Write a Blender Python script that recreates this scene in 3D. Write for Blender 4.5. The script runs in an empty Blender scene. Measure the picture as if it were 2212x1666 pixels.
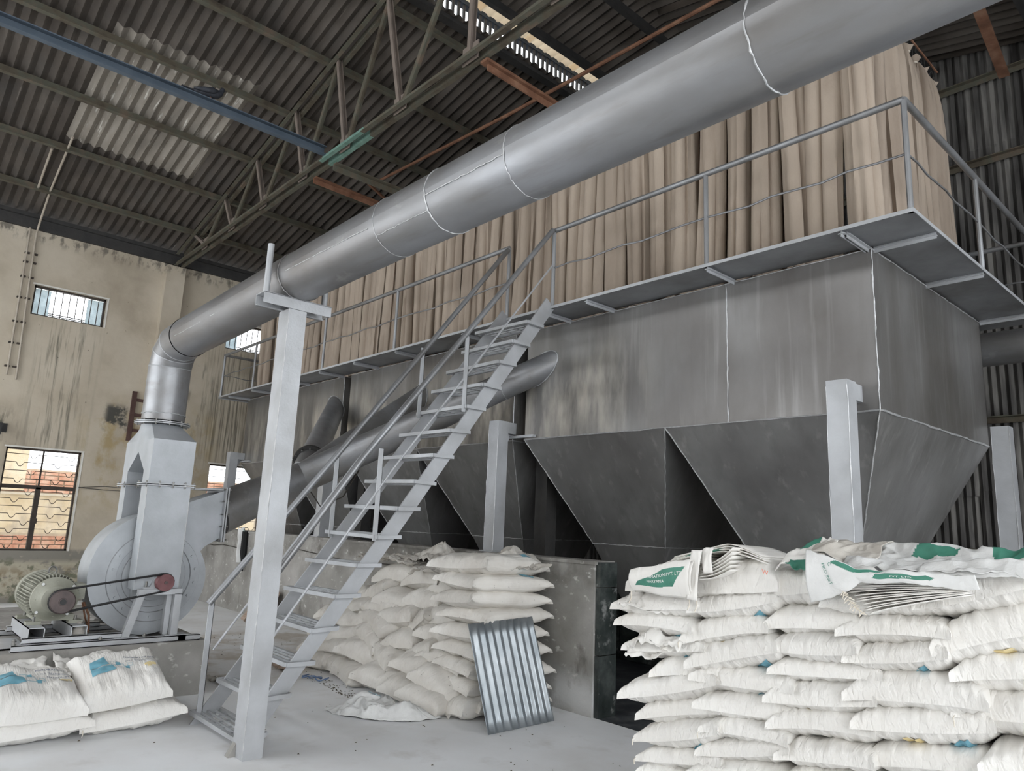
import bpy, math, random
from mathutils import Vector, Matrix, noise
R = math.radians
random.seed(7)
C = bpy.context.scene.collection

# ------------------------------------------------------------------ camera, sky, exposure
def setup():
    sc = bpy.context.scene
    cam = bpy.data.cameras.new('camera'); co = bpy.data.objects.new('camera', cam); C.objects.link(co)
    yaw, pitch, roll = R(138.181), R(10.962), R(2.4606)
    F0 = Vector((math.cos(yaw), math.sin(yaw), 0)); R0 = Vector((math.sin(yaw), -math.cos(yaw), 0)); U0 = Vector((0, 0, 1))
    F = F0*math.cos(pitch)+U0*math.sin(pitch); U = U0*math.cos(pitch)-F0*math.sin(pitch)
    r = R0*math.cos(roll)+U*math.sin(roll); u = U*math.cos(roll)-R0*math.sin(roll)
    co.matrix_world = Matrix(((r.x, u.x, -F.x, 0), (r.y, u.y, -F.y, 0), (r.z, u.z, -F.z, 1.5), (0, 0, 0, 1)))
    cam.sensor_width = 36; cam.sensor_fit = 'HORIZONTAL'; cam.lens = 1551.77/2212*36
    cam.clip_start = .05; cam.clip_end = 200
    sc.camera = co
    w = bpy.data.worlds.new('overcast_sky'); sc.world = w; w.use_nodes = True
    n = w.node_tree; n.nodes.clear()
    bg = n.nodes.new('ShaderNodeBackground'); out = n.nodes.new('ShaderNodeOutputWorld')
    bg.inputs[0].default_value = (0.93, 0.965, 1.0, 1); bg.inputs[1].default_value = 3.2
    n.links.new(bg.outputs[0], out.inputs[0])
    vs = sc.view_settings
    vs.view_transform = 'Standard'; vs.look = 'None'; vs.gamma = 1; vs.use_curve_mapping = False
    vs.exposure = 0.53
setup()

# ------------------------------------------------------------------ materials
def mk(name, cols, scale=3, rough=.6, metal=0, bump=.2, bscale=25, stretch=(1, 1, 1), detail=6, stops=None,
       rvar=0, stains_and_light=(), trans=0, obj=None, sheen=0, spec=.5, bdist=.01):
    """cols mixed by a noise; stains: (colour, amount, scale, stretch, lo, hi, box) box=(x0,x1,y0,y1,z0,z1,soft)"""
    m = bpy.data.materials.new(name); m.use_nodes = True
    nt = m.node_tree; N = nt.nodes; L = nt.links
    b = N['Principled BSDF']
    b.inputs['Roughness'].default_value = rough; b.inputs['Metallic'].default_value = metal
    b.inputs['Specular IOR Level'].default_value = spec
    geo = N.new('ShaderNodeNewGeometry'); pos = geo.outputs['Position']
    def mapped(st):
        mp = N.new('ShaderNodeMapping'); mp.inputs['Scale'].default_value = st; L.new(pos, mp.inputs[0]); return mp.outputs[0]
    def nz(sc, st, dt=detail, rg=.55):
        t = N.new('ShaderNodeTexNoise'); t.inputs['Scale'].default_value = sc; t.inputs['Detail'].default_value = dt
        t.inputs['Roughness'].default_value = rg; L.new(mapped(st), t.inputs['Vector']); return t.outputs[0]
    if len(cols) > 1:
        rp = N.new('ShaderNodeValToRGB'); e = rp.color_ramp.elements
        k = len(cols); st = stops or [.3+.4*i/(k-1) for i in range(k)]
        while len(e) < k: e.new(.5)
        for i in range(k): e[i].position = st[i]; e[i].color = (*cols[i], 1)
        L.new(nz(scale, stretch), rp.inputs[0]); col = rp.outputs[0]
    else:
        rg = N.new('ShaderNodeRGB'); rg.outputs[0].default_value = (*cols[0], 1); col = rg.outputs[0]
    def math_(op, a, b_):
        n = N.new('ShaderNodeMath'); n.operation = op
        for i, v in ((0, a), (1, b_)):
            if isinstance(v, (int, float)): n.inputs[i].default_value = v
            else: L.new(v, n.inputs[i])
        return n.outputs[0]
    for (sc_, amt, s, st, lo, hi, box) in stains_and_light:
        mr = N.new('ShaderNodeMapRange'); L.new(nz(s, st, 7, .6), mr.inputs[0])
        mr.inputs[1].default_value = lo; mr.inputs[2].default_value = hi; mr.inputs[4].default_value = amt
        f = mr.outputs[0]
        if box:
            sx = N.new('ShaderNodeSeparateXYZ'); L.new(pos, sx.inputs[0]); soft = box[6]
            for ax in range(3):
                a, c = box[2*ax], box[2*ax+1]
                if a is not None:
                    q = N.new('ShaderNodeMapRange'); q.interpolation_type = 'SMOOTHSTEP'; L.new(sx.outputs[ax], q.inputs[0])
                    q.inputs[1].default_value = a-soft; q.inputs[2].default_value = a+soft; f = math_('MULTIPLY', f, q.outputs[0])
                if c is not None:
                    q = N.new('ShaderNodeMapRange'); q.interpolation_type = 'SMOOTHSTEP'; L.new(sx.outputs[ax], q.inputs[0])
                    q.inputs[1].default_value = c+soft; q.inputs[2].default_value = c-soft; f = math_('MULTIPLY', f, q.outputs[0])
        mx = N.new('ShaderNodeMix'); mx.data_type = 'RGBA'; L.new(f, mx.inputs[0]); L.new(col, mx.inputs[6])
        mx.inputs[7].default_value = (*sc_, 1); col = mx.outputs[2]
    L.new(col, b.inputs['Base Color'])
    if rvar:
        mr = N.new('ShaderNodeMapRange'); L.new(nz(scale*2.3, stretch, 4), mr.inputs[0])
        mr.inputs[1].default_value = .3; mr.inputs[2].default_value = .7
        mr.inputs[3].default_value = rough-rvar; mr.inputs[4].default_value = rough+rvar; L.new(mr.outputs[0], b.inputs['Roughness'])
    if bump:
        bp = N.new('ShaderNodeBump'); bp.inputs['Strength'].default_value = bump; bp.inputs['Distance'].default_value = bdist
        h_ = nz(bscale, stretch, 5)
        if obj:
            tc = N.new('ShaderNodeTexCoord'); mp = N.new('ShaderNodeMapping'); mp.inputs['Scale'].default_value = obj; L.new(tc.outputs['Object'], mp.inputs[0])
            t = N.new('ShaderNodeTexNoise'); t.inputs['Scale'].default_value = 1; t.inputs['Detail'].default_value = 3; t.inputs['Distortion'].default_value = .6; L.new(mp.outputs[0], t.inputs['Vector']); h_ = t.outputs[0]
        L.new(h_, bp.inputs['Height']); L.new(bp.outputs[0], b.inputs['Normal'])
    if trans:
        tr = N.new('ShaderNodeBsdfTranslucent'); L.new(col, tr.inputs[0])
        ms = N.new('ShaderNodeMixShader'); ms.inputs[0].default_value = trans
        L.new(b.outputs[0], ms.inputs[1]); L.new(tr.outputs[0], ms.inputs[2]); L.new(ms.outputs[0], N['Material Output'].inputs[0])
    return m

M = {}
M['alu'] = mk('aluminium_paint', [(.20, .197, .195), (.275, .28, .288), (.35, .36, .375)], 2.2, .44, .6, .12, 40, (1, 1, .45), rvar=.07)
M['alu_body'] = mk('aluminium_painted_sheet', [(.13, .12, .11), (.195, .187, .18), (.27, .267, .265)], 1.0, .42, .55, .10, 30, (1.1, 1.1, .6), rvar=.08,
    stains_and_light=[((.13, .12, .11), .35, 2.5, (3, 3, .2), .52, .72, None), ((.42, .42, .41), .3, 3.5, (3, 3, .15), .55, .72, None), ((.64, .60, .53), .85, 2.2, (1.6, 1.6, .35), .42, .66, (-14, -4.0, None, None, 2.3, 3.1, .4))])  # last patch paints warm light into the colour of the lower left bunker panels
M['alu_duct'] = mk('aluminium_painted_duct', [(.195, .183, .176), (.275, .275, .28), (.36, .37, .392)], 1.5, .43, .62, .10, 22, (.5, 1.4, 1.4), rvar=.09,
    stains_and_light=[((.50, .50, .49), .45, 4, (.6, 1, 1), .64, .72, None), ((.20, .185, .17), .4, 7, (.3, 2, 2), .55, .7, None)])
M['alu_hopper'] = mk('aluminium_painted_hopper', [(.145, .14, .135), (.21, .206, .202), (.28, .277, .275)], 1.3, .42, .5, .10, 30, (1, 1, .6), rvar=.08,
    stains_and_light=[((.12, .115, .11), .4, 2.5, (3, 3, .3), .52, .72, None), ((.45, .44, .42), .3, 3.5, (3, 3, .2), .56, .72, None)])
M['alu_light'] = mk('silver_painted_steel', [(.36, .365, .37), (.43, .44, .455), (.50, .515, .535)], 3, .48, .3, .15, 60, rvar=.06)
M['alu_blower'] = mk('matt_silver_paint', [(.33, .345, .36), (.40, .42, .44), (.47, .49, .52)], 3, .48, .30, .10, 50, rvar=.05)
M['weld'] = mk('bright_weld_bead', [(.42, .43, .44), (.62, .62, .62)], 30, .4, .5, .3, 120)
M['galv'] = mk('galvanised_sheet', [(.26, .29, .31), (.36, .39, .41), (.48, .51, .53)], 6, .42, .75, .05, 60, (1, 1, .5), rvar=.08)
M['concrete'] = mk('rough_concrete', [(.21, .20, .185), (.30, .29, .27), (.39, .375, .355)], 2.2, .85, 0, .5, 14,
    stains_and_light=[((.66, .665, .66), .85, 3, (1, 1, 1), .32, .55, (-4.7, None, 4.5, None, 0, .28, .12)), ((.16, .15, .135), .7, 4, (1, 1, 1), .42, .6, (None, None, 4.5, None, 1.02, None, .06)), ((.60, .585, .56), .8, 9, (1, 1, 1.6), .60, .68, None), ((.09, .08, .07), .6, 5, (1, 1, .6), .60, .72, None),
            ((.24, .19, .13), .6, 3, (1, 1, 1), .56, .7, (-6.6, -6.2, None, None, 0, .42, .05))])
M['floor'] = mk('dusty_floor', [(.72, .715, .71), (.81, .815, .825), (.87, .885, .905)], 1.1, .7, 0, .15, 12,
    stains_and_light=[((.58, .56, .53), .5, 3.5, (1, 1, 1), .56, .74, None), ((.47, .41, .34), .8, 2.2, (1, 1, 1), .44, .6, (-9.6, -6.6, 2.6, 4.8, None, None, .3)),
            ((.82, .84, .86), .5, 2.6, (1, 1, 1), .52, .68, None)])
M['plaster'] = mk('stained_plaster', [(.38, .325, .25), (.49, .43, .34), (.56, .50, .405)], 1.3, .9, 0, .35, 10,
    stains_and_light=[((.07, .07, .055), .75, 6, (1, 3, .18), .50, .66, (None, None, 1.9, 2.6, 2.3, 4.45, .3)),
            ((.10, .09, .07), .8, 7, (1, 4, .12), .47, .62, (None, None, 4.6, 6.0, 2.4, 4.5, .25)),
            ((.34, .25, .10), .7, 3, (1, 1, .8), .47, .6, (None, None, 2.7, 4.7, 1.6, 3.2, .3)),
            ((.10, .10, .08), .7, 4, (1, 2, .3), .54, .66, (None, None, 3.9, 4.7, 1.4, 4.2, .3)),
            ((.05, .05, .045), .95, 3.2, (1, 1, 1), .45, .53, (None, None, 2.95, 3.32, 2.78, 3.22, .06)),
            ((.055, .06, .045), .9, 4, (1, 2, .4), .50, .62, (None, None, 0.8, 1.75, 1.9, 2.9, .2)),
            ((.20, .19, .165), .9, 3, (1, 1, 1), .30, .4, (None, None, None, None, None, .8, .03)),
            ((.43, .39, .30), .9, 3.2, (1, 1, 1.5), .40, .47, (None, None, None, None, .1, .62, .05)),
            ((.15, .10, .04), .7, 5, (1, 1, 1), .50, .6, (None, None, None, None, None, .5, .12)),
            ((.10, .11, .07), .8, 7, (1, 1, 1), .53, .62, (None, None, None, None, None, .65, .08)),
            ((.07, .065, .05), .7, 12, (1, 1, 1), .70, .74, None),
            ((.11, .10, .085), .8, 5, (1, 2, 1), .48, .6, (None, None, None, None, 5.75, None, .1))])
M['plaster_out'] = mk('sunny_render', [(.70, .61, .46), (.80, .73, .60), (.87, .83, .75)], 3, .95, 0, 1.0, 14, stains_and_light=[((.45, .42, .40), .6, 2.5, (1, 1, .6), .54, .68, None)])
M['brick'] = mk('red_brick', [(.58, .30, .23), (.70, .42, .34), (.80, .62, .55)], 8, .9, 0, .4, 40)
M['mortar'] = mk('mortar', [(.5, .45, .38), (.65, .6, .52)], 8, .95)
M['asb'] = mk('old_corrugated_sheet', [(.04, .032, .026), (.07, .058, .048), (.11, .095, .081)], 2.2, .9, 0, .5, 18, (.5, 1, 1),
    stains_and_light=[((.33, .30, .26), .6, 4, (.15, 3, 1), .66, .74, None), ((.06, .055, .05), .6, 2, (1, 1, 1), .5, .7, None)])
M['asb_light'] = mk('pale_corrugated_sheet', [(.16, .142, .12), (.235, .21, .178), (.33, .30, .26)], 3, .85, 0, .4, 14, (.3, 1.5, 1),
    stains_and_light=[((.68, .66, .6), .7, 4, (.4, 5, 1), .60, .68, None)])
M['fibre'] = mk('translucent_roof_sheet', [(.50, .40, .28), (.62, .52, .38)], 3, .6, 0, .2, 10, trans=.22)
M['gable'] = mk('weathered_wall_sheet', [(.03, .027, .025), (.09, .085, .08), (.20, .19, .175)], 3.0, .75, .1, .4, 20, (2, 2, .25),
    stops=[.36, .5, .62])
M['rust'] = mk('rusty_steel', [(.13, .06, .035), (.20, .095, .055), (.27, .15, .095)], 6, .85, .1, .5, 40)
M['moss'] = mk('mossy_rusted_angle', [(.06, .045, .032), (.10, .085, .06), (.095, .095, .072), (.15, .11, .08)], 4, .9, 0, .6, 40,
    stops=[.3, .45, .55, .7])
M['brown_angle'] = mk('brown_primed_angle', [(.16, .13, .11), (.24, .195, .165)], 4, .85, 0, .3, 40)
M['green_steel'] = mk('green_painted_steel', [(.11, .2, .165), (.17, .29, .24)], 9, .8, 0, .3, 40)
M['blue_steel'] = mk('blue_grey_channel', [(.07, .095, .125), (.10, .13, .165)], 5, .6, .1, .2, 40)
M['blue_dark'] = mk('dark_blue_channel', [(.03, .045, .065), (.05, .07, .1)], 5, .6, .1, .2, 40)
M['dark'] = mk('dark_steel', [(.03, .03, .03), (.05, .047, .045)], 6, .7, .2, .3, 30)
M['bag'] = mk('tan_filter_cloth', [(.28, .225, .178), (.36, .295, .237), (.435, .36, .29)], 1.4, .95, 0, .25, 60, (1, 1, .4),
    stains_and_light=[((.26, .20, .155), .45, 3, (1, 1, .6), .55, .75, None)])
M['sack'] = mk('white_woven_sack', [(.70, .675, .635), (.80, .785, .755)], 3, .6, 0, .75, 45, obj=(26, 3, 4), bdist=.012, stains_and_light=[((.80, .71, .56), .35, 3, (1, 1, 1), .6, .8, None), ((.5, .48, .45), .3, 7, (1, 1, 1), .62, .72, None)])
M['sack_dusty'] = mk('dusty_woven_sack', [(.66, .625, .575), (.77, .745, .70)], 4, .75, 0, .6, 60, obj=(20, 3, 4), bdist=.014, stains_and_light=[((.10, .09, .07), .75, 34, (1, 1, 1), .67, .72, None), ((.5, .46, .41), .4, 5, (1, 1, 1), .5, .7, None)])
M['sack_old'] = mk('old_empty_sack', [(.42, .385, .34), (.52, .49, .445), (.60, .575, .53)], 5, .85, 0, .4, 50)
M['sack_grey'] = mk('grey_empty_sack', [(.52, .52, .505), (.64, .64, .63), (.72, .72, .71)], 5, .8, 0, .4, 50)
M['print_blue'] = mk('faded_blue_print', [(.13, .33, .42), (.19, .42, .52)], 20, .7, 0, 0)
M['print_green'] = mk('green_print', [(.04, .17, .12), (.07, .25, .18)], 14, .6, 0, 0)
M['print_dark'] = mk('dark_blue_lettering', [(.07, .10, .17)], 1, .7, 0, 0)
M['print_white'] = mk('white_lettering', [(.78, .8, .78)], 1, .7, 0, 0)
M['print_yellow'] = mk('yellow_print', [(.72, .56, .25), (.78, .68, .42)], 20, .7, 0, 0)
M['print_orange'] = mk('orange_print', [(.72, .38, .10)], 1, .7, 0, 0)
M['print_red'] = mk('red_print', [(.75, .20, .12)], 1, .7, 0, 0)
M['motor'] = mk('olive_motor_paint', [(.25, .25, .20), (.34, .34, .285)], 6, .55, .1, .2, 60)
M['pulley'] = mk('maroon_iron_pulley', [(.14, .06, .065), (.22, .10, .105)], 10, .5, .3, .2, 60)
M['iron'] = mk('dark_iron_pulley', [(.07, .055, .055), (.13, .10, .095)], 10, .5, .4, .2, 60)
M['rubber'] = mk('black_rubber', [(.015, .015, .016)], 4, .5, 0, 0)
M['black'] = mk('black_grime', [(.012, .012, .012)], 4, .9, 0, 0)
M['steel'] = mk('bright_steel', [(.32, .32, .31), (.42, .42, .41)], 20, .35, .9, 0)
M['pipe_beige'] = mk('beige_conduit', [(.36, .31, .25), (.47, .42, .35)], 8, .6, 0, .1, 50)
M['frame'] = mk('dark_window_bar', [(.03, .025, .02), (.06, .045, .035)], 6, .7, .1, .1)
M['whitewash'] = mk('whitewashed_edge', [(.62, .6, .55), (.75, .73, .68)], 8, .9, 0, .3, 30)
M['tile'] = mk('green_black_stone_tile', [(.018, .022, .021), (.035, .042, .04), (.08, .09, .086)], 5, .25, 0, .1, 30,
    stains_and_light=[((.42, .42, .41), .6, 9, (1, 1, 1), .58, .74, None)])
M['tile_floor'] = mk('black_stone_floor_tile', [(.03, .034, .04), (.06, .065, .072), (.16, .165, .17)], 4, .3, 0, .1, 30,
    stains_and_light=[((.4, .4, .4), .5, 5, (1, 1, 1), .52, .72, None)])
M['wood'] = mk('weathered_wood', [(.28, .2, .15), (.42, .33, .27)], 8, .85, 0, .4, 40, (1, 1, 6))
M['brownwood'] = mk('dark_brown_timber', [(.06, .03, .025), (.10, .055, .045)], 8, .8, 0, .3, 40)
M['wire'] = mk('dark_wire', [(.04, .035, .03)], 4, .6, 0, 0)
M['feather'] = mk('slate_grey_feathers', [(.02, .022, .03), (.05, .055, .068)], 30, .7, 0, .2, 80)
M['string'] = mk('blue_rope', [(.10, .15, .26), (.16, .22, .34)], 30, .8, 0, .3, 90)
M['twine'] = mk('pale_twine', [(.62, .56, .47), (.74, .7, .62)], 30, .9, 0, .3, 90)
M['debris'] = mk('dark_debris', [(.05, .045, .03), (.12, .10, .07)], 30, .95, 0, 0)
gl = bpy.data.materials.new('dusty_glass'); gl.use_nodes = True
gb = gl.node_tree.nodes['Principled BSDF']; gb.inputs['Base Color'].default_value = (.9, .93, .92, 1)
gb.inputs['Transmission Weight'].default_value = 1; gb.inputs['Roughness'].default_value = .35; gb.inputs['IOR'].default_value = 1.45
M['glass'] = mk('frosted_glass', [(.5, .56, .58), (.72, .78, .8)], 14, .4, 0, .2, 20, trans=.5)

# ------------------------------------------------------------------ mesh building helpers
WL = {}
def wl(o): return WL.get(o.name, Vector((0, 0, 0))) if o else Vector((0, 0, 0))
class MB:
    def __init__(s): s.v = []; s.f = []; s.m = []
    def add(s, vs, fs, mi=0):
        k = len(s.v); s.v += [tuple(p) for p in vs]; s.f += [tuple(i+k for i in f) for f in fs]; s.m += [mi]*len(fs); return s
    def box(s, x0, x1, y0, y1, z0, z1, mi=0):
        return s.add([(x0, y0, z0), (x1, y0, z0), (x1, y1, z0), (x0, y1, z0), (x0, y0, z1), (x1, y0, z1), (x1, y1, z1), (x0, y1, z1)],
                     [(0, 3, 2, 1), (4, 5, 6, 7), (0, 1, 5, 4), (1, 2, 6, 5), (2, 3, 7, 6), (3, 0, 4, 7)], mi)
    def beam(s, a, b, w, h, up=(0, 0, 1), mi=0):
        a = Vector(a); b = Vector(b); d = (b-a).normalized(); up = Vector(up)
        if abs(d.dot(up)) > .999: up = Vector((0, 1, 0))
        x = d.cross(up).normalized(); y = x.cross(d).normalized(); x *= w/2; y *= h/2
        return s.add([a-x-y, a+x-y, a+x+y, a-x+y, b-x-y, b+x-y, b+x+y, b-x+y],
                     [(0, 3, 2, 1), (4, 5, 6, 7), (0, 1, 5, 4), (1, 2, 6, 5), (2, 3, 7, 6), (3, 0, 4, 7)], mi)
    def angle(s, a, b, w, t, up=(0, 0, 1), side=1):
        """an L section"""
        a = Vector(a); b = Vector(b); d = (b-a).normalized(); up = Vector(up)
        if abs(d.dot(up)) > .999: up = Vector((0, 1, 0))
        x = d.cross(up).normalized(); y = x.cross(d).normalized()
        s.beam(a+x*side*w/2, b+x*side*w/2, w, t, up); s.beam(a-y*w/2, b-y*w/2, t, w, up); return s
    def tube(s, pts, r, n=16, caps=True, radii=None, closed=False, jitter=0, mi=0):
        P = [Vector(p) for p in pts]; k = len(P); rings = []
        prev = None
        for i, p in enumerate(P):
            if closed: d = (P[(i+1) % k]-P[i-1])
            else: d = (P[min(i+1, k-1)]-P[max(i-1, 0)])
            d.normalize()
            if prev is None:
                q = Vector((0, 0, 1)) if abs(d.z) < .9 else Vector((0, 1, 0)); x = d.cross(q).normalized()
            else: x = (prev - d*prev.dot(d)).normalized()
            prev = x; y = d.cross(x)
            rr = (radii[i] if radii else r)
            if not closed and 0 < i < k-1:                          # keep the section through a mitre
                c = (P[i]-P[i-1]).normalized().dot(d); 
            rings.append([p+(x*math.cos(2*math.pi*j/n)+y*math.sin(2*math.pi*j/n))*rr*(1+random.uniform(-jitter, jitter)) for j in range(n)])
        vs = [v for g in rings for v in g]; fs = []
        for i in range(k if closed else k-1):
            a = i*n; b = ((i+1) % k)*n
            for j in range(n): fs.append((a+j, a+(j+1) % n, b+(j+1) % n, b+j))
        if caps and not closed: fs += [tuple(range(n-1, -1, -1)), tuple((k-1)*n+j for j in range(n))]
        return s.add(vs, fs, mi)
    def prism(s, poly, axis, lo, hi, mi=0):
        n = len(poly)
        def p3(q, t): return {0: (t, q[0], q[1]), 1: (q[0], t, q[1]), 2: (q[0], q[1], t)}[axis]
        vs = [p3(q, lo) for q in poly]+[p3(q, hi) for q in poly]
        fs = [tuple(range(n-1, -1, -1)), tuple(range(n, 2*n))]+[(i, (i+1) % n, n+(i+1) % n, n+i) for i in range(n)]
        return s.add(vs, fs, mi)
    def grid(s, fn, nu, nv, mi=None):
        vs = [fn(i/nu, j/nv) for j in range(nv+1) for i in range(nu+1)]; k = len(s.v)
        s.v += [tuple(p) for p in vs]; w = nu+1
        for j in range(nv):
            for i in range(nu):
                s.f.append((k+j*w+i, k+j*w+i+1, k+(j+1)*w+i+1, k+(j+1)*w+i)); s.m.append(mi(i/nu, j/nv) if mi else 0)
        return s
    def frustum(s, b0, z0, b1, z1, mi=0):
        (x0, x1, y0, y1), (u0, u1, w0, w1) = b0, b1
        return s.add([(x0, y0, z0), (x1, y0, z0), (x1, y1, z0), (x0, y1, z0), (u0, w0, z1), (u1, w0, z1), (u1, w1, z1), (u0, w1, z1)],
                     [(0, 3, 2, 1), (4, 5, 6, 7), (0, 1, 5, 4), (1, 2, 6, 5), (2, 3, 7, 6), (3, 0, 4, 7)] if z1 > z0 else
                     [(0, 1, 2, 3), (7, 6, 5, 4), (4, 5, 1, 0), (5, 6, 2, 1), (6, 7, 3, 2), (7, 4, 0, 3)], mi)
    def mesh(s, name, mat, off=Vector((0, 0, 0)), smooth=True, ang=35):
        me = bpy.data.meshes.new(name)
        me.from_pydata([(p[0]-off[0], p[1]-off[1], p[2]-off[2]) for p in s.v], [], s.f)
        for q in (mat if isinstance(mat, (list, tuple)) else [mat]): me.materials.append(M[q] if isinstance(q, str) else q)
        if any(s.m): me.polygons.foreach_set('material_index', s.m)
        if smooth:
            me.polygons.foreach_set('use_smooth', [True]*len(me.polygons)); me.set_sharp_from_angle(angle=R(ang))
        me.update(); return me
    def build(s, name, mat, parent=None, smooth=True, ang=35, local=False):
        off = Vector((0, 0, 0)) if local else wl(parent)
        o = bpy.data.objects.new(name, s.mesh(name, mat, off, smooth, ang)); C.objects.link(o)
        if parent: o.parent = parent; WL[o.name] = wl(parent)
        return o
def tag(o, label, cat, group=None, kind=None):
    o['label'] = label; o['category'] = cat
    if group: o['group'] = group
    if kind: o['kind'] = kind
    return o
def thing(name, loc, label, cat, group=None):
    o = bpy.data.objects.new(name, None); C.objects.link(o); o.location = loc; o.empty_display_size = .1
    WL[o.name] = Vector(loc); return tag(o, label, cat, group)
def struct(o): o['kind'] = 'structure'; return o
def copy_tree(o, parent=None):
    c = o.copy(); C.objects.link(c); c.parent = parent
    for ch in o.children: copy_tree(ch, c)
    return c
def fbm(x, y, z=0, o=4): return noise.fractal(Vector((x, y, z)), 1.0, 2.0, o)
ORD = ['nearest', 'second', 'third', 'fourth', 'fifth', 'sixth', 'seventh', 'eighth', 'ninth', 'tenth', 'eleventh', 'twelfth', 'thirteenth', 'fourteenth', 'fifteenth', 'sixteenth']
# ================================================================== THE SETTING
PITCH = .146
def roofz(x): return 9.03+.208*x
floor = struct(MB().box(-13.9, 3.9, -4.3, 4.7, -.2, 0).box(1.5, 3.9, 4.7, 9.8, -.2, -.002).build('floor', 'floor', smooth=False))
MB().box(-13.9, -4.05, 4.7, 9.8, -.2, -.004).build('pit_floor', 'tile_floor', floor, smooth=False)
MB().box(-4.05, 1.5, 4.7, 9.8, -.2, -.014).build('tile_bed', 'mortar', floor, smooth=False)
tm = MB().box(-.147, .147, -.147, .147, -.012, 0).mesh('floor_tile', 'tile_floor', smooth=False)
for i in range(14):
    for j in range(14):
        o = bpy.data.objects.new('floor_tile', tm); C.objects.link(o); o.parent = floor
        o.location = (-3.9+.3*i, 4.86+.3*j, random.uniform(-.002, .001)); o.rotation_euler = (random.uniform(-.004, .004), random.uniform(-.004, .004), 0)

# left wall: openings (y0,y1,z0,z1)
XW, WT = -13.6, .24
OPEN = [(1.66, 2.72, 4.52, 5.02), (1.66, 2.70, .78, 2.37), (4.80, 5.86, 4.57, 5.10), (4.78, 5.84, .78, 2.37)]
def wall_cells(mb, x0, x1, ys, zs, holes):
    ys = sorted(set(ys+[h[k] for h in holes for k in (0, 1)])); zs = sorted(set(zs+[h[k] for h in holes for k in (2, 3)]))
    def hole(y, z): return any(h[0] < y < h[1] and h[2] < z < h[3] for h in holes)
    for i in range(len(ys)-1):
        for j in range(len(zs)-1):
            if not hole((ys[i]+ys[i+1])/2, (zs[j]+zs[j+1])/2): mb.box(x0, x1, ys[i], ys[i+1], zs[j], zs[j+1])
wm = MB(); wall_cells(wm, XW-WT, XW, [-4.3, 9.8], [0, 5.92], OPEN)
wall_left = struct(wm.build('wall_left', 'plaster', smooth=False))
MB().box(XW, XW+.16, 3.56, 3.88, 0, 5.86).build('pilaster', 'plaster', wall_left, smooth=False)
eb = MB().box(XW-.1, XW+.06, -4.3, 9.8, 5.92, 6.09).box(XW-.02, XW+.12, -4.3, 9.8, 6.09, 6.15)
eb.build('eaves_beam', 'dark', wall_left, smooth=False)
# unseen sides of the hall, with the wide openings that let the daylight in
HOLES_F = [(-12.8, -5.2, 0, 4.4)]
fm = MB()
xs = [-13.84, -12.8, -5.2, 3.84]
for i in range(3):
    hole = [h for h in HOLES_F if h[0] == xs[i]]
    fm.box(xs[i], xs[i+1], -4.3, -4.06, hole[0][3] if hole else 0, 6.2)
wall_front = struct(fm.build('wall_front', 'plaster', smooth=False))
rm = MB(); wall_cells(rm, 3.6, 3.84, [-4.3, 9.8], [0, 6.2], [(-3.9, 6.6, 0, 5.4)])
struct(rm.build('wall_right', 'plaster', smooth=False))

# gable wall of weathered metal sheets at the back
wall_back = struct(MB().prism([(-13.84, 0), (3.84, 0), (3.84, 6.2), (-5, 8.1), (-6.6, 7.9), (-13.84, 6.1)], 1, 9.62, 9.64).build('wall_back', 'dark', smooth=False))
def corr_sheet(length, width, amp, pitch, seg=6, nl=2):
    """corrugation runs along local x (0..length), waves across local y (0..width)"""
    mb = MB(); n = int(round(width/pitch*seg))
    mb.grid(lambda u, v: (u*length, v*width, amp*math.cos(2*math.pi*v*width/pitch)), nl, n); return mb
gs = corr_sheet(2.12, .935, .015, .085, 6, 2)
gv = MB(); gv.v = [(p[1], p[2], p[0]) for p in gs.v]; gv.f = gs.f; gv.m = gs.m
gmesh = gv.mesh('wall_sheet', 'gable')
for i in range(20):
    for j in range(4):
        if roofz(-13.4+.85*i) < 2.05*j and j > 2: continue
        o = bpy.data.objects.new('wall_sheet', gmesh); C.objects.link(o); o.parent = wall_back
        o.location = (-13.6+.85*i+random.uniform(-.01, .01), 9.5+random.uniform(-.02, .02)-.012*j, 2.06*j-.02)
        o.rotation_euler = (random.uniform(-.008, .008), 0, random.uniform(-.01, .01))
for z in (1.45, 2.92, 4.2, 6.04, 7.1):
    MB().angle((-13.5, 9.40, z), (3.6, 9.40, z), .07, .012).build('wall_girt', 'moss', wall_back, smooth=False)

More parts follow.
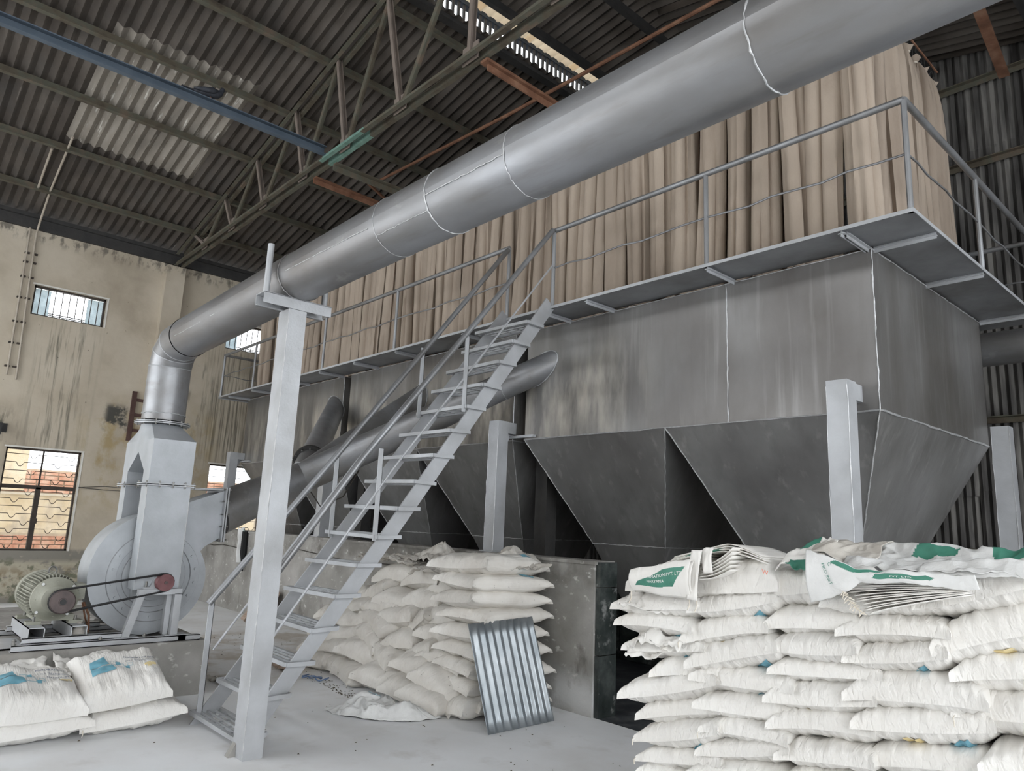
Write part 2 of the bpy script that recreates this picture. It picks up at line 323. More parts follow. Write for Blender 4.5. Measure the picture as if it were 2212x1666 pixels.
# roof: corrugated sheets laid in rows, a ridge ventilator with open slats
ceiling = struct(MB().box(-5.12, -4.88, -4.2, 9.7, 8.155, 8.17).build('ceiling', 'dark', smooth=False))
COLW = PITCH*6
lenrow = 2.64
smesh = {k: corr_sheet(lenrow, COLW+PITCH*.5, .025, PITCH, 6, 2).mesh('roof_sheet', k) for k in ('asb', 'asb_light')}
fshort = corr_sheet(.40, COLW+PITCH*.5, .025, PITCH, 6, 1).mesh('roof_sheet', 'fibre')
tilt = math.atan(.208)
def put_sheet(me, x, y, z, t):
    o = bpy.data.objects.new('roof_sheet', me); C.objects.link(o); o.parent = ceiling
    o.location = (x, y, z); o.rotation_euler = (0, -t, 0); return o
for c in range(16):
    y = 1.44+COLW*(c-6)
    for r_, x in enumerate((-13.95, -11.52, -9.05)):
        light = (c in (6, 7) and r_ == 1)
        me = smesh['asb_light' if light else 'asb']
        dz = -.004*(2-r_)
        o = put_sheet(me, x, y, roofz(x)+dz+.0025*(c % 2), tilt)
    put_sheet(fshort, -6.62, y, 8.03, .06)
    # from the ventilator to the ridge, then down the far slope
    s = put_sheet(smesh['asb'], -6.25, y, 7.98, .10); s.scale = (.50, 1, 1)
    for k in range(4):
        xx = -5.0+2.3*k; put_sheet(smesh['asb'], xx, y, 8.10-.208*(2.3*k)-.01*k, -tilt)
# ventilator: slats with daylight between them and the channel above
for i in range(150):
    y = -3.6+i*.088
    MB().box(-6.575, -6.55, y, y+.036, 7.64, 7.99).build('vent_slat', 'dark', ceiling, smooth=False)
MB().box(-6.64, -6.54, -4.2, 9.6, 7.975, 8.035).build('vent_channel', 'blue_dark', ceiling, smooth=False)
MB().box(-6.62, -6.50, -4.2, 9.6, 7.60, 7.655).build('vent_sill', 'dark', ceiling, smooth=False)

# ------------------------------------------------------------------ windows
def window(n, op, grille):
    y0, y1, z0, z1 = op; f = MB(); x = XW-.09; t = .028
    f.box(x-.03, x+.03, y0, y1, z0, z0+t).box(x-.03, x+.03, y0, y1, z1-t, z1).box(x-.03, x+.03, y0, y0+t, z0, z1).box(x-.03, x+.03, y1-t, y1, z0, z1)
    w = struct(f.build('window_%d' % n, 'frame', smooth=False))
    MB().box(XW-.02, XW+.006, y0-.03, y1+.03, z1, z1+.025).box(XW-.02, XW+.006, y1, y1+.028, z0, z1).build('reveal', 'whitewash', w, smooth=False)
    if grille == 'bars':
        for i in range(1, 10):
            yy = y0+(y1-y0)*i/10; MB().tube([(x, yy, z0), (x, yy, z1)], .007, 6).build('bar', 'frame', w)
        MB().box(x-.05, x-.046, y0+.02, y0+.26, z0+.02, z1-.03).build('pane', 'glass', w, smooth=False)
        MB().box(x-.05, x-.046, y1-.26, y1-.02, z0+.02, z1-.03).build('pane', 'glass', w, smooth=False)
        for k in range(3): MB().beam((x-.06, y0+.26, z0+.03+.03*k), (x-.06, y1-.26, z0+.03+.03*k), .01, .014).build('louvre', 'dark', w, smooth=False)
    else:
        zm = z0+(z1-z0)*.62; ym = (y0+y1)/2
        MB().box(x-.03, x+.035, y0, y1, zm-.03, zm+.03).build('transom', 'frame', w, smooth=False)
        MB().box(x-.03, x+.035, ym-.035, ym+.035, z0, zm).build('mullion', 'frame', w, smooth=False)
        MB().box(x-.012, x+.012, ym-.012, ym+.012, zm, z1).build('mullion', 'frame', w, smooth=False)
        MB().box(x+.02, x+.07, ym-.045, ym+.045, z0+.42, z0+.50).build('latch', 'frame', w, smooth=False)
        rows = [z0+.1+.117*k for k in range(8)]+[zm+.12+.13*k for k in range(4)]
        for i, z in enumerate(rows):
            pts = [(x+.03, y0, z)]
            for h in (0, 1):
                c = y0+(y1-y0)*(.27+.5*h)+(.11 if i % 2 else -.06)
                pts += [(x+.03, c-.055, z), (x+.03, c-.03, z-.045), (x+.03, c-.012, z-.062), (x+.03, c+.012, z-.062), (x+.03, c+.03, z-.045), (x+.03, c+.055, z)]
            pts.append((x+.03, y1, z)); MB().tube(pts, .0055, 5).build('grille_bar', 'frame', w)
    return w
window(1, OPEN[0], 'bars'); window(2, OPEN[1], 'grille'); window(3, OPEN[2], 'bars'); window(4, OPEN[3], 'grille')

# ------------------------------------------------------------------ boundary wall seen through the low windows
bw = MB().box(-15.6, -15.35, .2, 8, -.2, .78).box(-15.6, -15.35, .2, 8, .78, 2.12).build('boundary_wall', 'plaster_out', smooth=False)
bw['kind'] = 'structure'
MB().box(-15.6, -15.29, .2, 2.22, 1.72, 2.6).build('rendered_pier', 'plaster_out', bw, smooth=False)
MB().box(-15.37, -15.30, .2, 8, 1.66, 1.70).build('string_course', 'whitewash', bw, smooth=False)
MB().box(-15.352, -15.325, .2, 8, 1.70, 2.12).build('mortar_bed', 'mortar', bw, smooth=False)
MB().box(-15.352, -15.325, .2, 8, .45, 1.0).build('mortar_bed', 'mortar', bw, smooth=False)
bm_ = MB().box(0, .025, -.1, .1, -.0325, .0325).mesh('brick', 'brick', smooth=False)
for z in [1.745+.078*k for k in range(5)]+[.53+.078*k for k in range(6)]:
    off = random.choice((0, .11))
    for i in range(27):
        y = 1.0+off+.215*i
        if y > 6.9: break
        o = bpy.data.objects.new('brick', bm_); C.objects.link(o); o.parent = bw
        o.location = (-15.322+random.uniform(-.006, .004), y, z); o.scale = (1, random.uniform(.94, 1.0), random.uniform(.93, 1.0))
struct(MB().box(-18, -13.84, -6, 12, -.25, -.06).build('outside_ground', 'plaster_out', smooth=False))
struct(MB().box(3.84, 14, -14, 12, -.25, -.06).box(-13.84, 3.84, -14, -4.3, -.25, -.06).build('yard_ground', 'floor', smooth=False))

# ------------------------------------------------------------------ low concrete wall in front of the hoppers
pit = MB().box(-13.6, -4.10, 4.68, 4.90, 0, 1.215)
trim = struct(pit.build('trim_1', 'concrete', smooth=False))
for z0, z1 in ((0, .475), (.482, 1.015), (1.022, 1.222)):
    MB().box(-4.097, -4.05, 4.70, 4.915, z0, z1).build('stone_tile', 'tile', trim, smooth=False)
MB().box(-13.6, -4.08, 4.665, 4.92, 1.2, 1.228).build('coping', 'concrete', trim, smooth=False)
pl = struct(MB().box(-6.6, -1.6, 7.02, 7.2, 0, .78).build('trim_2', 'tile', smooth=False))
for i in range(12):
    for j in range(2):
        MB().box(-6.5+.4*i, -6.11+.4*i, 6.985+.004*((i+j) % 2), 7.02, .01+.385*j, .385+.385*j).build('stone_tile', 'tile', pl, smooth=False)
# wall conduits, bracket and timber frame on the left wall
t = thing('conduit', (XW+.03, 1.45, 3.5), 'short beige conduit pipe on left wall, left one of the pair', 'pipe')
MB().tube([(XW+.04, 1.455, 6.0), (XW+.04, 1.47, 5.0), (XW+.04, 1.49, 3.48)], .016, 8).build('pipe', 'pipe_beige', t)
t2 = thing('conduit', (XW+.03, 1.6, 3.4), 'long beige conduit climbing the left wall and on up beneath the roof', 'pipe')
MB().tube([(XW+.04, 1.62, 3.42), (XW+.04, 1.57, 5.0), (XW+.04, 1.55, 5.85), (XW+.2, 1.55, 6.0), (-12.7, 1.53, roofz(-12.7)-.09), (-11.2, 1.50, roofz(-11.2)-.09)], .016, 8).build('pipe', 'pipe_beige', t2)
t3 = thing('conduit', (-12.0, 1.36, 6.4), 'short beige conduit clipped under the roof sheets beside the long one', 'pipe')
MB().tube([(-12.75, 1.37, roofz(-12.75)-.09), (-11.6, 1.33, roofz(-11.6)-.09)], .016, 8).build('pipe', 'pipe_beige', t3)
for z in (5.5, 5.35, 5.1, 4.75, 4.35, 4.0, 3.62):
    for a, y in ((t, 1.475), (t2, 1.585)):
        MB().box(XW, XW+.05, y-.035, y+.035, z-.012, z+.012).build('clip', 'frame', a, smooth=False)
t = thing('wall_ladder', (XW+.05, 3.4, 2.7), 'dark brown timber ladder frame fixed to left wall behind the vertical duct', 'ladder')
MB().box(XW, XW+.05, 3.32, 3.39, 2.64, 3.5).build('stile', 'brownwood', t, smooth=False)
MB().box(XW, XW+.05, 3.62, 3.69, 2.64, 3.5).build('stile', 'brownwood', t, smooth=False)
for z in (2.8, 3.07, 3.33): MB().box(XW, XW+.045, 3.39, 3.62, z, z+.05).build('rung', 'brownwood', t, smooth=False)
t = thing('bracket', (XW+.02, 1.5, 2.55), 'dark iron bracket on left wall above the low window', 'bracket')
MB().box(XW, XW+.3, 1.42, 1.47, 2.60, 2.68).box(XW+.25, XW+.31, 1.40, 1.52, 2.52, 2.70).build('arm', 'dark', t, smooth=False)
MB().box(XW, XW+.02, 1.36, 1.62, 2.58, 2.72).build('wall_plate', 'dark', t, smooth=False)
cb = MB()
cb.tube([(XW+.02, 2.72, 1.80), (XW+.1, 3.1, 1.78), (-12.5, 3.2, 1.76), (-9, 2.7, 1.70), (-7.5, 2.0, 1.66)], .006, 5)
cb.tube([(XW+.02, 2.72, 1.80), (XW+.1, 3.1, 1.84), (-12.5, 3.2, 1.80), (-9, 2.7, 1.73), (-7.5, 2.0, 1.67)], .006, 5)
tag(cb.build('cable', 'wire'), 'pair of dark cables strung from the low window to the blower', 'cable')
cb = MB(); cb.tube([(-13.3, 4.66, .98), (-12.6, 4.655, .95), (-12.2, 4.655, .98), (-11.6, 4.655, .96)], .007, 5)
tag(cb.build('cable', 'wire'), 'short dark cable sagging along the concrete wall left of the hanging sack', 'cable')
cb = MB(); cb.tube([(-9.6, 4.655, 1.05), (-8.2, 4.655, .98), (-7.0, 4.655, 1.0), (-6.2, 4.655, .97)], .006, 5)
tag(cb.build('cable', 'wire'), 'thin dark cable along the top of the concrete wall behind the stairs', 'cable')

# ------------------------------------------------------------------ roof steelwork
def truss(y, label):
    t = thing('roof_truss', (-13.5, y, 5.87), label, 'truss')
    def pair(a, b, w, mat, nm):
        m = MB(); m.beam((a[0], y-.045, a[1]), (b[0], y-.045, b[1]), .012, w); m.beam((a[0], y+.045, a[1]), (b[0], y+.045, b[1]), .012, w)
        h = (0, 0, 1)
        m.beam((a[0], y-.065, a[1]-w/2+.006), (b[0], y-.065, b[1]-w/2+.006), .05, .01); m.beam((a[0], y+.065, a[1]-w/2+.006), (b[0], y+.065, b[1]-w/2+.006), .05, .01)
        return m.build(nm, mat, t, smooth=False)
    pair((-13.45, 5.91), (-7.9, 5.91), .08, 'moss', 'bottom_chord')
    pair((-7.9, 5.91), (-6.9, 5.91), .083, 'green_steel', 'bottom_chord')
    pair((-6.9, 5.91), (3.5, 5.91), .08, 'moss', 'bottom_chord')
    def tz(x): return roofz(x)-.13 if x < -5 else roofz(-10-x)-.13
    pair((-13.4, tz(-13.4)), (-5.0, tz(-5)), .08, 'moss', 'top_chord')
    pair((-5.0, tz(-5)), (3.5, tz(3.5)), .08, 'moss', 'top_chord')
    bn = [-12.15, -10.98, -9.79, -8.53, -7.42, -6.22, -5.0]; tn = [-12.7, -11.4, -10.2, -8.95, -7.8, -6.65, -5.0]
    for k, (b_, a_) in enumerate(zip(bn, tn)):
        for sgn in (1, -1):
            if sgn < 0 and b_ == -5.0: continue
            X = (lambda x: x) if sgn > 0 else (lambda x: -10-x)
            m = MB(); m.beam((X(b_), y-.02, 5.95), (X(a_), y-.02, tz(a_)), .05, .02, (0, 1, 0)); m.beam((X(b_), y+.03, 5.95), (X(a_), y+.03, tz(a_)), .05, .01, (0, 1, 0))
            m.build('strut', 'brown_angle', t, smooth=False)
            if k < 6:
                m = MB(); m.beam((X(b_)+.05*sgn, y, 5.95), (X(tn[k+1]), y, tz(tn[k+1])), .07, .02, (0, 1, 0)); m.beam((X(b_)+.05*sgn, y+.02, 5.95), (X(tn[k+1]), y+.02, tz(tn[k+1])), .012, .05, (0, 1, 0))
                m.build('diagonal', 'moss', t, smooth=False)
            MB().box(X(b_)-.12, X(b_)+.12, y-.006, y+.006, 5.87, 6.06).build('gusset_plate', 'brown_angle', t, smooth=False)
    return t
truss(3.75, 'long rusty and green-patched angle-iron roof truss crossing above the duct')
px = [-12.72, -11.52, -10.35, -9.12, -7.97, -6.78]
for i, x in enumerate(px):
    m = MB(); z = roofz(x)-.075
    m.beam((x, -4.1, z), (x, 9.5, z), .055, .09).beam((x+.035, -4.1, z-.045), (x+.035, 9.5, z-.045), .05, .012)
    tag(m.build('purlin', 'moss', smooth=False), 'rusty brown roof purlin, %s one out from the left wall' % ORD[i], 'purlin', 'roof purlins')
for i, x in enumerate((-6.16, -5.1, -3.9, -2.7, -1.5, -.3, .9, 2.1)):
    z = 7.93 if i == 0 else roofz(-10-x)+.0 if x > -5 else 7.94
    m = MB(); m.beam((x, -4.1, z-.07), (x, 9.5, z-.07), .07, .10)
    lab = 'black purlin beside the pale skylight strip' if i == 0 else 'dark purlin of the far roof slope, %s one from the ridge' % ORD[i-1]
    tag(m.build('purlin', 'dark', smooth=False), lab, 'purlin', 'roof purlins')
m = MB().beam((-7.87, -4.1, 6.0), (-7.87, 3.70, 6.0), .012, .11).beam((-7.84, -4.1, 5.95), (-7.84, 3.70, 5.95), .07, .012).beam((-7.84, -4.1, 6.05), (-7.84, 3.70, 6.05), .07, .012)
tag(m.build('steel_channel', 'blue_steel', smooth=False), 'blue-grey painted steel channel across the roof with a pigeon on it', 'beam')
m = MB().angle((-7.82, 3.82, 5.86), (-7.82, 9.3, 5.86), .08, .012)
tag(m.build('tie_beam', 'moss', smooth=False), 'mossy green angle beam carrying on beyond the truss from the blue channel', 'beam')
m = MB().angle((-8.35, 3.82, 5.86), (-8.55, 9.3, 5.86), .07, .012)
tag(m.build('tie_beam', 'rust', smooth=False), 'dull red-brown angle beam left of the mossy green one beyond the truss', 'beam')
m = MB().beam((-4.85, 3.8, 5.84), (-5.0, 9.3, 5.84), .10, .03).beam((-4.85, 3.85, 5.80), (-5.0, 9.3, 5.80), .02, .07)
tag(m.build('tie_beam', 'rust', smooth=False), 'red-rusted beam hanging under the truss near the skylight', 'beam')
m = MB().tube([(-9.2, 5.3, 6.68), (-6.2, 5.3, 6.52), (-2.2, 5.3, 6.42)], .022, 8)
tag(m.build('support_pipe', 'rust'), 'long thin rusty pipe above the filter bags', 'pipe')
m = MB().beam((-9.9, 6.9, 6.3), (-8.3, 4.6, 6.05), .03, .03)
tag(m.build('stay_bar', 'rust', smooth=False), 'thin rusty stay slanting down from the red-brown angle beam', 'bar')
m = MB().beam((-1.55, 6.0, 6.75), (-1.75, 8.6, 6.55), .10, .03)
tag(m.build('stay_bar', 'rust', smooth=False), 'flat rusty bar under the dark roof at top right', 'bar')

# pigeon on the channel
t = thing('pigeon', (-7.86, 2.26, 6.06), 'dark grey pigeon perched on the blue-grey roof channel', 'bird')
bd = MB().tube([(-7.86, 2.06, 6.095), (-7.86, 2.11, 6.10), (-7.86, 2.19, 6.12), (-7.86, 2.27, 6.145), (-7.86, 2.34, 6.16), (-7.86, 2.375, 6.185), (-7.86, 2.39, 6.22), (-7.86, 2.40, 6.245), (-7.86, 2.41, 6.26)], .05, 12,
    radii=[.012, .022, .045, .062, .055, .036, .026, .028, .012])
bd.build('body', 'feather', t, ang=80)
for s in (-1, 1):
    MB().tube([(-7.86+s*.035, 2.08, 6.11), (-7.86+s*.055, 2.18, 6.125), (-7.86+s*.058, 2.28, 6.15), (-7.86+s*.045, 2.33, 6.165)], .02, 8, radii=[.008, .03, .038, .015]).build('wing', 'feather', t, ang=80)
    MB().tube([(-7.86+s*.02, 2.27, 6.10), (-7.86+s*.02, 2.28, 6.056)], .005, 5).build('leg', 'rust', t)
MB().box(-7.885, -7.835, 1.96, 2.09, 6.085, 6.095).build('tail', 'feather', t)
MB().tube([(-7.86, 2.42, 6.245), (-7.86, 2.445, 6.238)], .005, 5, radii=[.006, .002]).build('beak', 'dark', t)
# ================================================================== DUST COLLECTOR
ZB, ZT, YF, YK = 2.36, 3.50, 5.0, 7.4
MODS = [(-12.68, -9.21, 'left, farthest'), (-9.03, -5.54, 'middle'), (-5.36, -1.88, 'right, nearest')]
def bead(parent, a, b, r=.006, n=26):
    a = Vector(a); b = Vector(b)
    pts = [a.lerp(b, i/n)+Vector((random.uniform(-.003, .003), random.uniform(-.002, .002), random.uniform(-.003, .003))) for i in range(n+1)]
    return MB().tube(pts, r, 6, radii=[r*random.uniform(.55, 1.35) for _ in pts]).build('weld_seam', 'weld', parent)
for (x0, x1, nm) in MODS:
    t = thing('hopper_bunker', (x0, YF, ZB), {'left, farthest': 'farthest silver hopper bunker of the dust collector, at the left wall',
        'middle': 'middle silver hopper bunker of the dust collector, behind the stairs',
        'right, nearest': 'nearest silver hopper bunker of the dust collector, at its right end'}[nm], 'bunker', 'bunkers under the filter bags')
    xs = x0+(x1-x0)*(.62 if nm[0] == 'r' else .5)
    if nm[0] == 'r': xs = -3.02
    for a, b in ((x0, xs), (xs, x1)):
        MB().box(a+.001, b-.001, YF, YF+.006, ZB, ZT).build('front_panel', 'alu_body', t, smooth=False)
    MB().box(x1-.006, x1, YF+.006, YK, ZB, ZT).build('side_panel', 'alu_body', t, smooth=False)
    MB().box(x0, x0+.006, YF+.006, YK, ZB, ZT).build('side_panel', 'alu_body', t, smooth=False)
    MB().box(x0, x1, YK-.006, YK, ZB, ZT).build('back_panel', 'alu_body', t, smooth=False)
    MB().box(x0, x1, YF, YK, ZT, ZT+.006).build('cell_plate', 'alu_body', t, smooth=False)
    xm = (x0+x1)/2
    for a, b in ((x0, xm), (xm, x1)):
        i1, i2, zc = .43, .60, 1.35; cx, cy = (a+b)/2, (YF+YK)/2
        h = MB().frustum((a, b, YF, YK), ZB, (a+i1, b-i1, YF+i2, YK-i2), zc).build('hopper', 'alu_hopper', t, smooth=False)
        MB().frustum((a+i1, b-i1, YF+i2, YK-i2), zc, (cx-.14, cx+.14, cy-.16, cy+.16), .42).build('hopper_cone', 'alu_hopper', h, smooth=False)
        MB().box(cx-.19, cx+.19, cy-.2, cy+.2, .38, .42).box(cx-.12, cx+.12, cy-.12, cy+.12, .3, .38).build('outlet_flange', 'dark', h, smooth=False)
        e = .004
        for p, q in (((a, YF-e, ZB), (a+i1, YF+i2-e, zc)), ((b, YF-e, ZB), (b-i1, YF+i2-e, zc)), ((a+i1, YF+i2-e, zc), (b-i1, YF+i2-e, zc))):
            o = bead(t, p, q, .0045)
        bead(t, (b-i1, YF+i2, zc), (b-i1, YK-i2, zc), .004)
    bead(t, (x0, YF-.004, ZB), (x1, YF-.004, ZB)); bead(t, (x1+.003, YF, ZB), (x1+.003, YK, ZB), .008); bead(t, (x1, YF-.003, ZB), (x1, YF-.003, ZT), .0045)
    bead(t, (xs, YF-.004, ZB), (xs, YF-.004, ZT), .005); bead(t, (x0, YF-.004, ZT), (x1, YF-.004, ZT), .004); bead(t, (x1+.003, YF, ZT), (x1+.003, YK, ZT), .005)
# dark joints between the bunkers
for i, x in enumerate((-9.12, -5.45)):
    m = MB().box(x-.085, x+.085, 5.35, 5.5, .0, 3.5)
    tag(m.build('joint_column', 'dark', smooth=False), ['dark steel column in the gap between left and middle bunkers', 'dark steel column in the gap between middle and right bunkers'][i], 'column', 'columns in the bunker gaps')
# support posts
def post(x, y, z0, label, arm):
    t = thing('support_post', (x, y, z0), label, 'post', 'bunker support posts'); w = .07
    MB().box(x-w, x+w, y-w, y+w, z0, 2.54).build('column', 'alu_light', t, smooth=False)
    bead(t, (x-w, y-w-.002, z0), (x-w, y-w-.002, 2.5), .002); bead(t, (x+w, y-w, z0), (x+w, y-w, 2.5), .003)
    if arm:
        MB().box(x-w+.01, x+w-.01, y+w, YF-.001, 2.42, 2.535).build('arm', 'alu_light', t, smooth=False)
        MB().prism([(y+w, 2.42), (YF, 2.42), (y+w, 2.28)], 0, x-.005, x+.005).build('gusset', 'alu_light', t, smooth=False)
        if x < -5: MB().box(x-.02, x+.36, YF-.05, YF-.004, 2.375, 2.40).build('cleat', 'alu_light', t, smooth=False)
    MB().box(x-.10, x+.10, y-.10, y+.10, z0, z0+.012).build('base_plate', 'alu_light', t, smooth=False)
post(-12.62, 4.81, 1.23, 'silver square post on the concrete wall at the far left end', True)
post(-9.15, 4.81, 1.23, 'silver square post on the concrete wall behind the stair rails', True)
post(-5.55, 4.81, 1.23, 'silver square post on the concrete wall in front of middle bunker', True)
post(-2.05, 4.80, 0, 'silver square post rising behind the sack stack, by the right bunker', True)
post(-1.80, 7.5, 0, 'silver square post at the rear right corner of the bunkers', False)

# ------------------------------------------------------------------ walkway round the top
Z = 3.525
wk = thing('walkway', (-1.47, 4.6, Z), 'silver steel walkway with pipe railings around the bunker tops', 'walkway')
XL, XR, YN, YB = -13.05, -1.47, 4.6, 7.8
for a, b in ((-13.05, -11.6), (-11.6, -9.2), (-9.2, -7.3), (-7.3, -5.3), (-5.3, -4.2), (-4.2, -2.95), (-2.95, -1.47)):
    MB().box(a+.002, b-.002, YN, YF+.02, Z, Z+.006).build('deck_plate', 'alu', wk, smooth=False)
for a, b in ((5.02, 6.05), (6.05, 7.4), (7.4, 7.8)):
    MB().box(-1.90, XR, a+.002, b-.002, Z, Z+.006).build('deck_plate', 'alu', wk, smooth=False)
MB().box(XL, -12.66, YF+.02, YB, Z, Z+.006).build('deck_plate', 'alu', wk, smooth=False)
MB().box(-12.66, -1.90, YK-.02, YB, Z, Z+.006).build('deck_plate', 'alu', wk, smooth=False)
MB().box(XL, XR, YN-.004, YN, Z-.006, Z+.02).build('edge_strip', 'alu_light', wk, smooth=False)
MB().box(XR, XR+.004, YN, YB, Z-.006, Z+.02).build('edge_strip', 'alu_light', wk, smooth=False)
MB().box(XL-.004, XL, YN, YB, Z-.02, Z+.02).build('edge_strip', 'alu_light', wk, smooth=False)
def bracket(a, b):
    m = MB(); m.beam((a[0], a[1], Z-.02), (b[0], b[1], Z-.02), .045, .006, mi=0); m.beam((a[0], a[1], Z-.022), (b[0], b[1], Z-.022), .006, .045)
    m.build('bracket', 'alu_light', wk, smooth=False)
for x in (-1.92, -2.95, -4.2, -4.75, -6.0, -7.3, -8.3, -9.25, -10.3, -11.6, -12.6): bracket((x, YN+.01), (x, YF+.0))
for y in (5.04, 6.05, 7.42): bracket((-1.88, y), (XR-.01, y))
bracket((-1.9, YN+.05), (-1.9, YF+.12))
def rail_run(pts, top=True):
    P = [Vector((p[0], p[1], Z+.78)) for p in pts]
    MB().tube(P, .0235, 12).build('handrail', 'alu', wk)
    Q = [Vector((p[0], p[1], Z+.40)) for p in pts]; S = []
    for i in range(len(Q)-1):
        for k in range(8):
            q = Q[i].lerp(Q[i+1], k/8); q.z += .012*math.sin(k*2.1+i); S.append(q)
    S.append(Q[-1]); MB().tube(S, .008, 6).build('mid_rail', 'alu', wk)
    for p in pts: MB().tube([(p[0], p[1], Z), (p[0], p[1], Z+.775)], .019, 10).build('baluster', 'alu', wk)
yr = YN+.02; xr = XR-.02
rail_run([(-4.64, yr), (-2.96, yr), (xr, yr)])
rail_run([(xr, yr+.001), (xr, 6.07), (xr, YB-.02)])
rail_run([(xr-.001, YB-.02), (-3.0, YB-.02), (-5.0, YB-.02)])
rail_run([(-5.29, yr), (-7.36, yr), (-9.2, yr), (-11.62, yr), (XL+.03, yr)])
rail_run([(XL+.03, yr+.001), (XL+.03, 6.2), (XL+.03, YB-.02)])

# ------------------------------------------------------------------ filter bags
def filter_bag(seed):
    rnd = random.Random(seed); H = 2.40; n = 28; nz = 26
    ph = [rnd.uniform(0, 6.28) for _ in range(6)]; sx = rnd.uniform(.92, 1.2); tw = rnd.uniform(-.5, .5)
    def fn(u, v):
        th = 2*math.pi*u; z = v*H
        r = .110*(1+.13*math.sin(2*th+ph[0]+tw*v)+.14*math.sin(3*th+ph[1]-.9*v)+.045*math.sin(7*th+ph[2]+1.2*math.sin(2*v+ph[3])))
        r *= 1-.10*math.exp(-((v-.02)/.05)**2)
        r *= 1+.05*math.sin(5*v+ph[4])
        fold = .04*max(0, math.sin(5*th+ph[5]+.9*v))**5
        r -= fold
        if v > .80: k = (v-.80)/.20; r *= (1-k*k)**.75*.84+.16; r *= 1+.22*k*math.sin(8*th+ph[5])
        sway = .02*math.sin(3*v+ph[3])
        return (r*math.cos(th)*sx+sway, r*math.sin(th)+.012*math.sin(4*v+ph[2]), z)
    body = MB().grid(fn, n, nz)
    t = thing('filter_bag', (0, 0, 0), '', 'filter bag')
    body.build('sleeve', 'bag', t, ang=70, local=True)
    tf = MB().grid(lambda u, v: ((.018+.03*v*(1+.5*math.sin(3*2*math.pi*u+ph[0])))*math.cos(6.283*u), (.018+.028*v)*math.sin(6.283*u), H-.005+.07*v+.012*math.sin(6.283*2*u+ph[1])*v), 12, 3)
    tf.build('tuft', 'bag', t, ang=70, local=True)
    MB().tube([(.02*math.cos(a), .02*math.sin(a), H+.002) for a in [i*math.pi/6 for i in range(12)]], .006, 5, closed=True).build('tie', 'twine', t, local=True)
    MB().tube([(-.012, 0, H), (-.014, 0, H+.17), (0, 0, H+.2), (.014, 0, H+.17), (.012, 0, H)], .004, 5).build('hook', 'dark', t, local=True)
    return t
def nth(n): return 'nearest' if n == 1 else '%d%s' % (n, 'th' if 10 < n % 100 < 14 else {1: 'st', 2: 'nd', 3: 'rd'}.get(n % 10, 'th'))
protos = [filter_bag(100+i) for i in range(9)]
used = set(); cnt = 0
def place_bag(x, y, dz, label, group):
    global cnt
    k = random.randrange(9) if cnt >= 9 else cnt; cnt += 1
    t = protos[k] if k not in used else copy_tree(protos[k]); used.add(k)
    t.location = (x, y, ZT+.012+dz); t.rotation_euler = (0, 0, random.uniform(-.35, .35)+random.choice((0, math.pi))); t['label'] = label; t['group'] = group
for i in range(42):
    place_bag(-12.52+.257*i+random.uniform(-.02, .02), 5.17+random.uniform(-.025, .025), random.uniform(-.0, .05), 'tan filter bag in the front row, %s from the right corner' % nth(42-i), 'front row of filter bags')
for i in range(9):
    place_bag(-2.06+random.uniform(-.02, .02), 5.40+.235*i, random.uniform(0, .05), 'tan filter bag in end row over right walkway, %s from front corner' % nth(i+1), 'end row of filter bags')
for i in range(40):
    place_bag(-12.38+.257*i+random.uniform(-.02, .02), 5.42+random.uniform(-.02, .02), random.uniform(0, .05), 'shaded tan filter bag behind the front row, %s from the right' % nth(40-i), 'second row of filter bags')
for y, lab in ((5.17, 'rusty rod from which the front row of filter bags hangs'), (5.42, 'rusty rod from which the second row of filter bags hangs')):
    tag(MB().tube([(-12.7, y, 6.135), (-2.0, y, 6.135)], .010, 6).build('hanging_rod', 'rust'), lab, 'rod')
tag(MB().tube([(-2.06, 5.3, 6.15), (-2.06, 7.4, 6.15)], .010, 6).build('hanging_rod', 'rust'), 'rusty rod from which the end row of filter bags hangs', 'rod')

# ------------------------------------------------------------------ long overhead duct
RD = .175
SEAM = [-4.45, -3.39, -2.89, -2.28, -1.08]
dt = thing('overhead_duct', (-4.65, 2.10, 2.98), 'long fat silver duct running overhead from the blower elbow towards the camera', 'duct')
def bump_tube(a, b, r, nm, mat='alu_duct', n=40, k=26):
    a = Vector(a); b = Vector(b); d = (b-a).normalized(); q = Vector((0, 0, 1)); x = d.cross(q).normalized(); y = d.cross(x)
    L_ = (b-a).length
    def fn(u, v):
        th = 2*math.pi*u; c = a.lerp(b, v); rr = r*(1+.006*fbm(c.x*2+math.cos(th)*1.2, c.y*2+math.sin(th)*1.2, c.z*2+v))
        return c+(x*math.cos(th)+y*math.sin(th))*rr
    return MB().grid(fn, n, k).build(nm, mat, dt, ang=60)
def ring_bead(c, d, r, nm='weld_seam', mat='weld', br=.006, par=None, n=60):
    c = Vector(c); d = Vector(d).normalized(); q = Vector((0, 0, 1)) if abs(d.z) < .9 else Vector((0, 1, 0)); x = d.cross(q).normalized(); y = d.cross(x)
    pts = [c+(x*math.cos(a)+y*math.sin(a))*r+d*random.uniform(-.004, .004) for a in [2*math.pi*i/n for i in range(n)]]
    return MB().tube(pts, br, 6, radii=[br*random.uniform(.5, 1.3) for _ in pts], closed=True).build(nm, mat, par or dt)
ce = [(-6.62, 2.02, 3.035), (-4.62, 2.10, 3.155)]
bump_tube(ce[0], ce[1], RD+.003, 'duct_section')
prev = Vector(ce[1]); 
for i, x in enumerate(SEAM[1:]+[-.1, 1.2]):
    cur = Vector((x, 2.10, 3.17)); bump_tube(prev, cur, RD, 'duct_section', k=max(4, int((cur-prev).length*12)))
    if x < -.5: ring_bead(cur, (1, 0, 0), RD+.002, br=(.0015, .0035, .002, .0035)[i])
    prev = cur
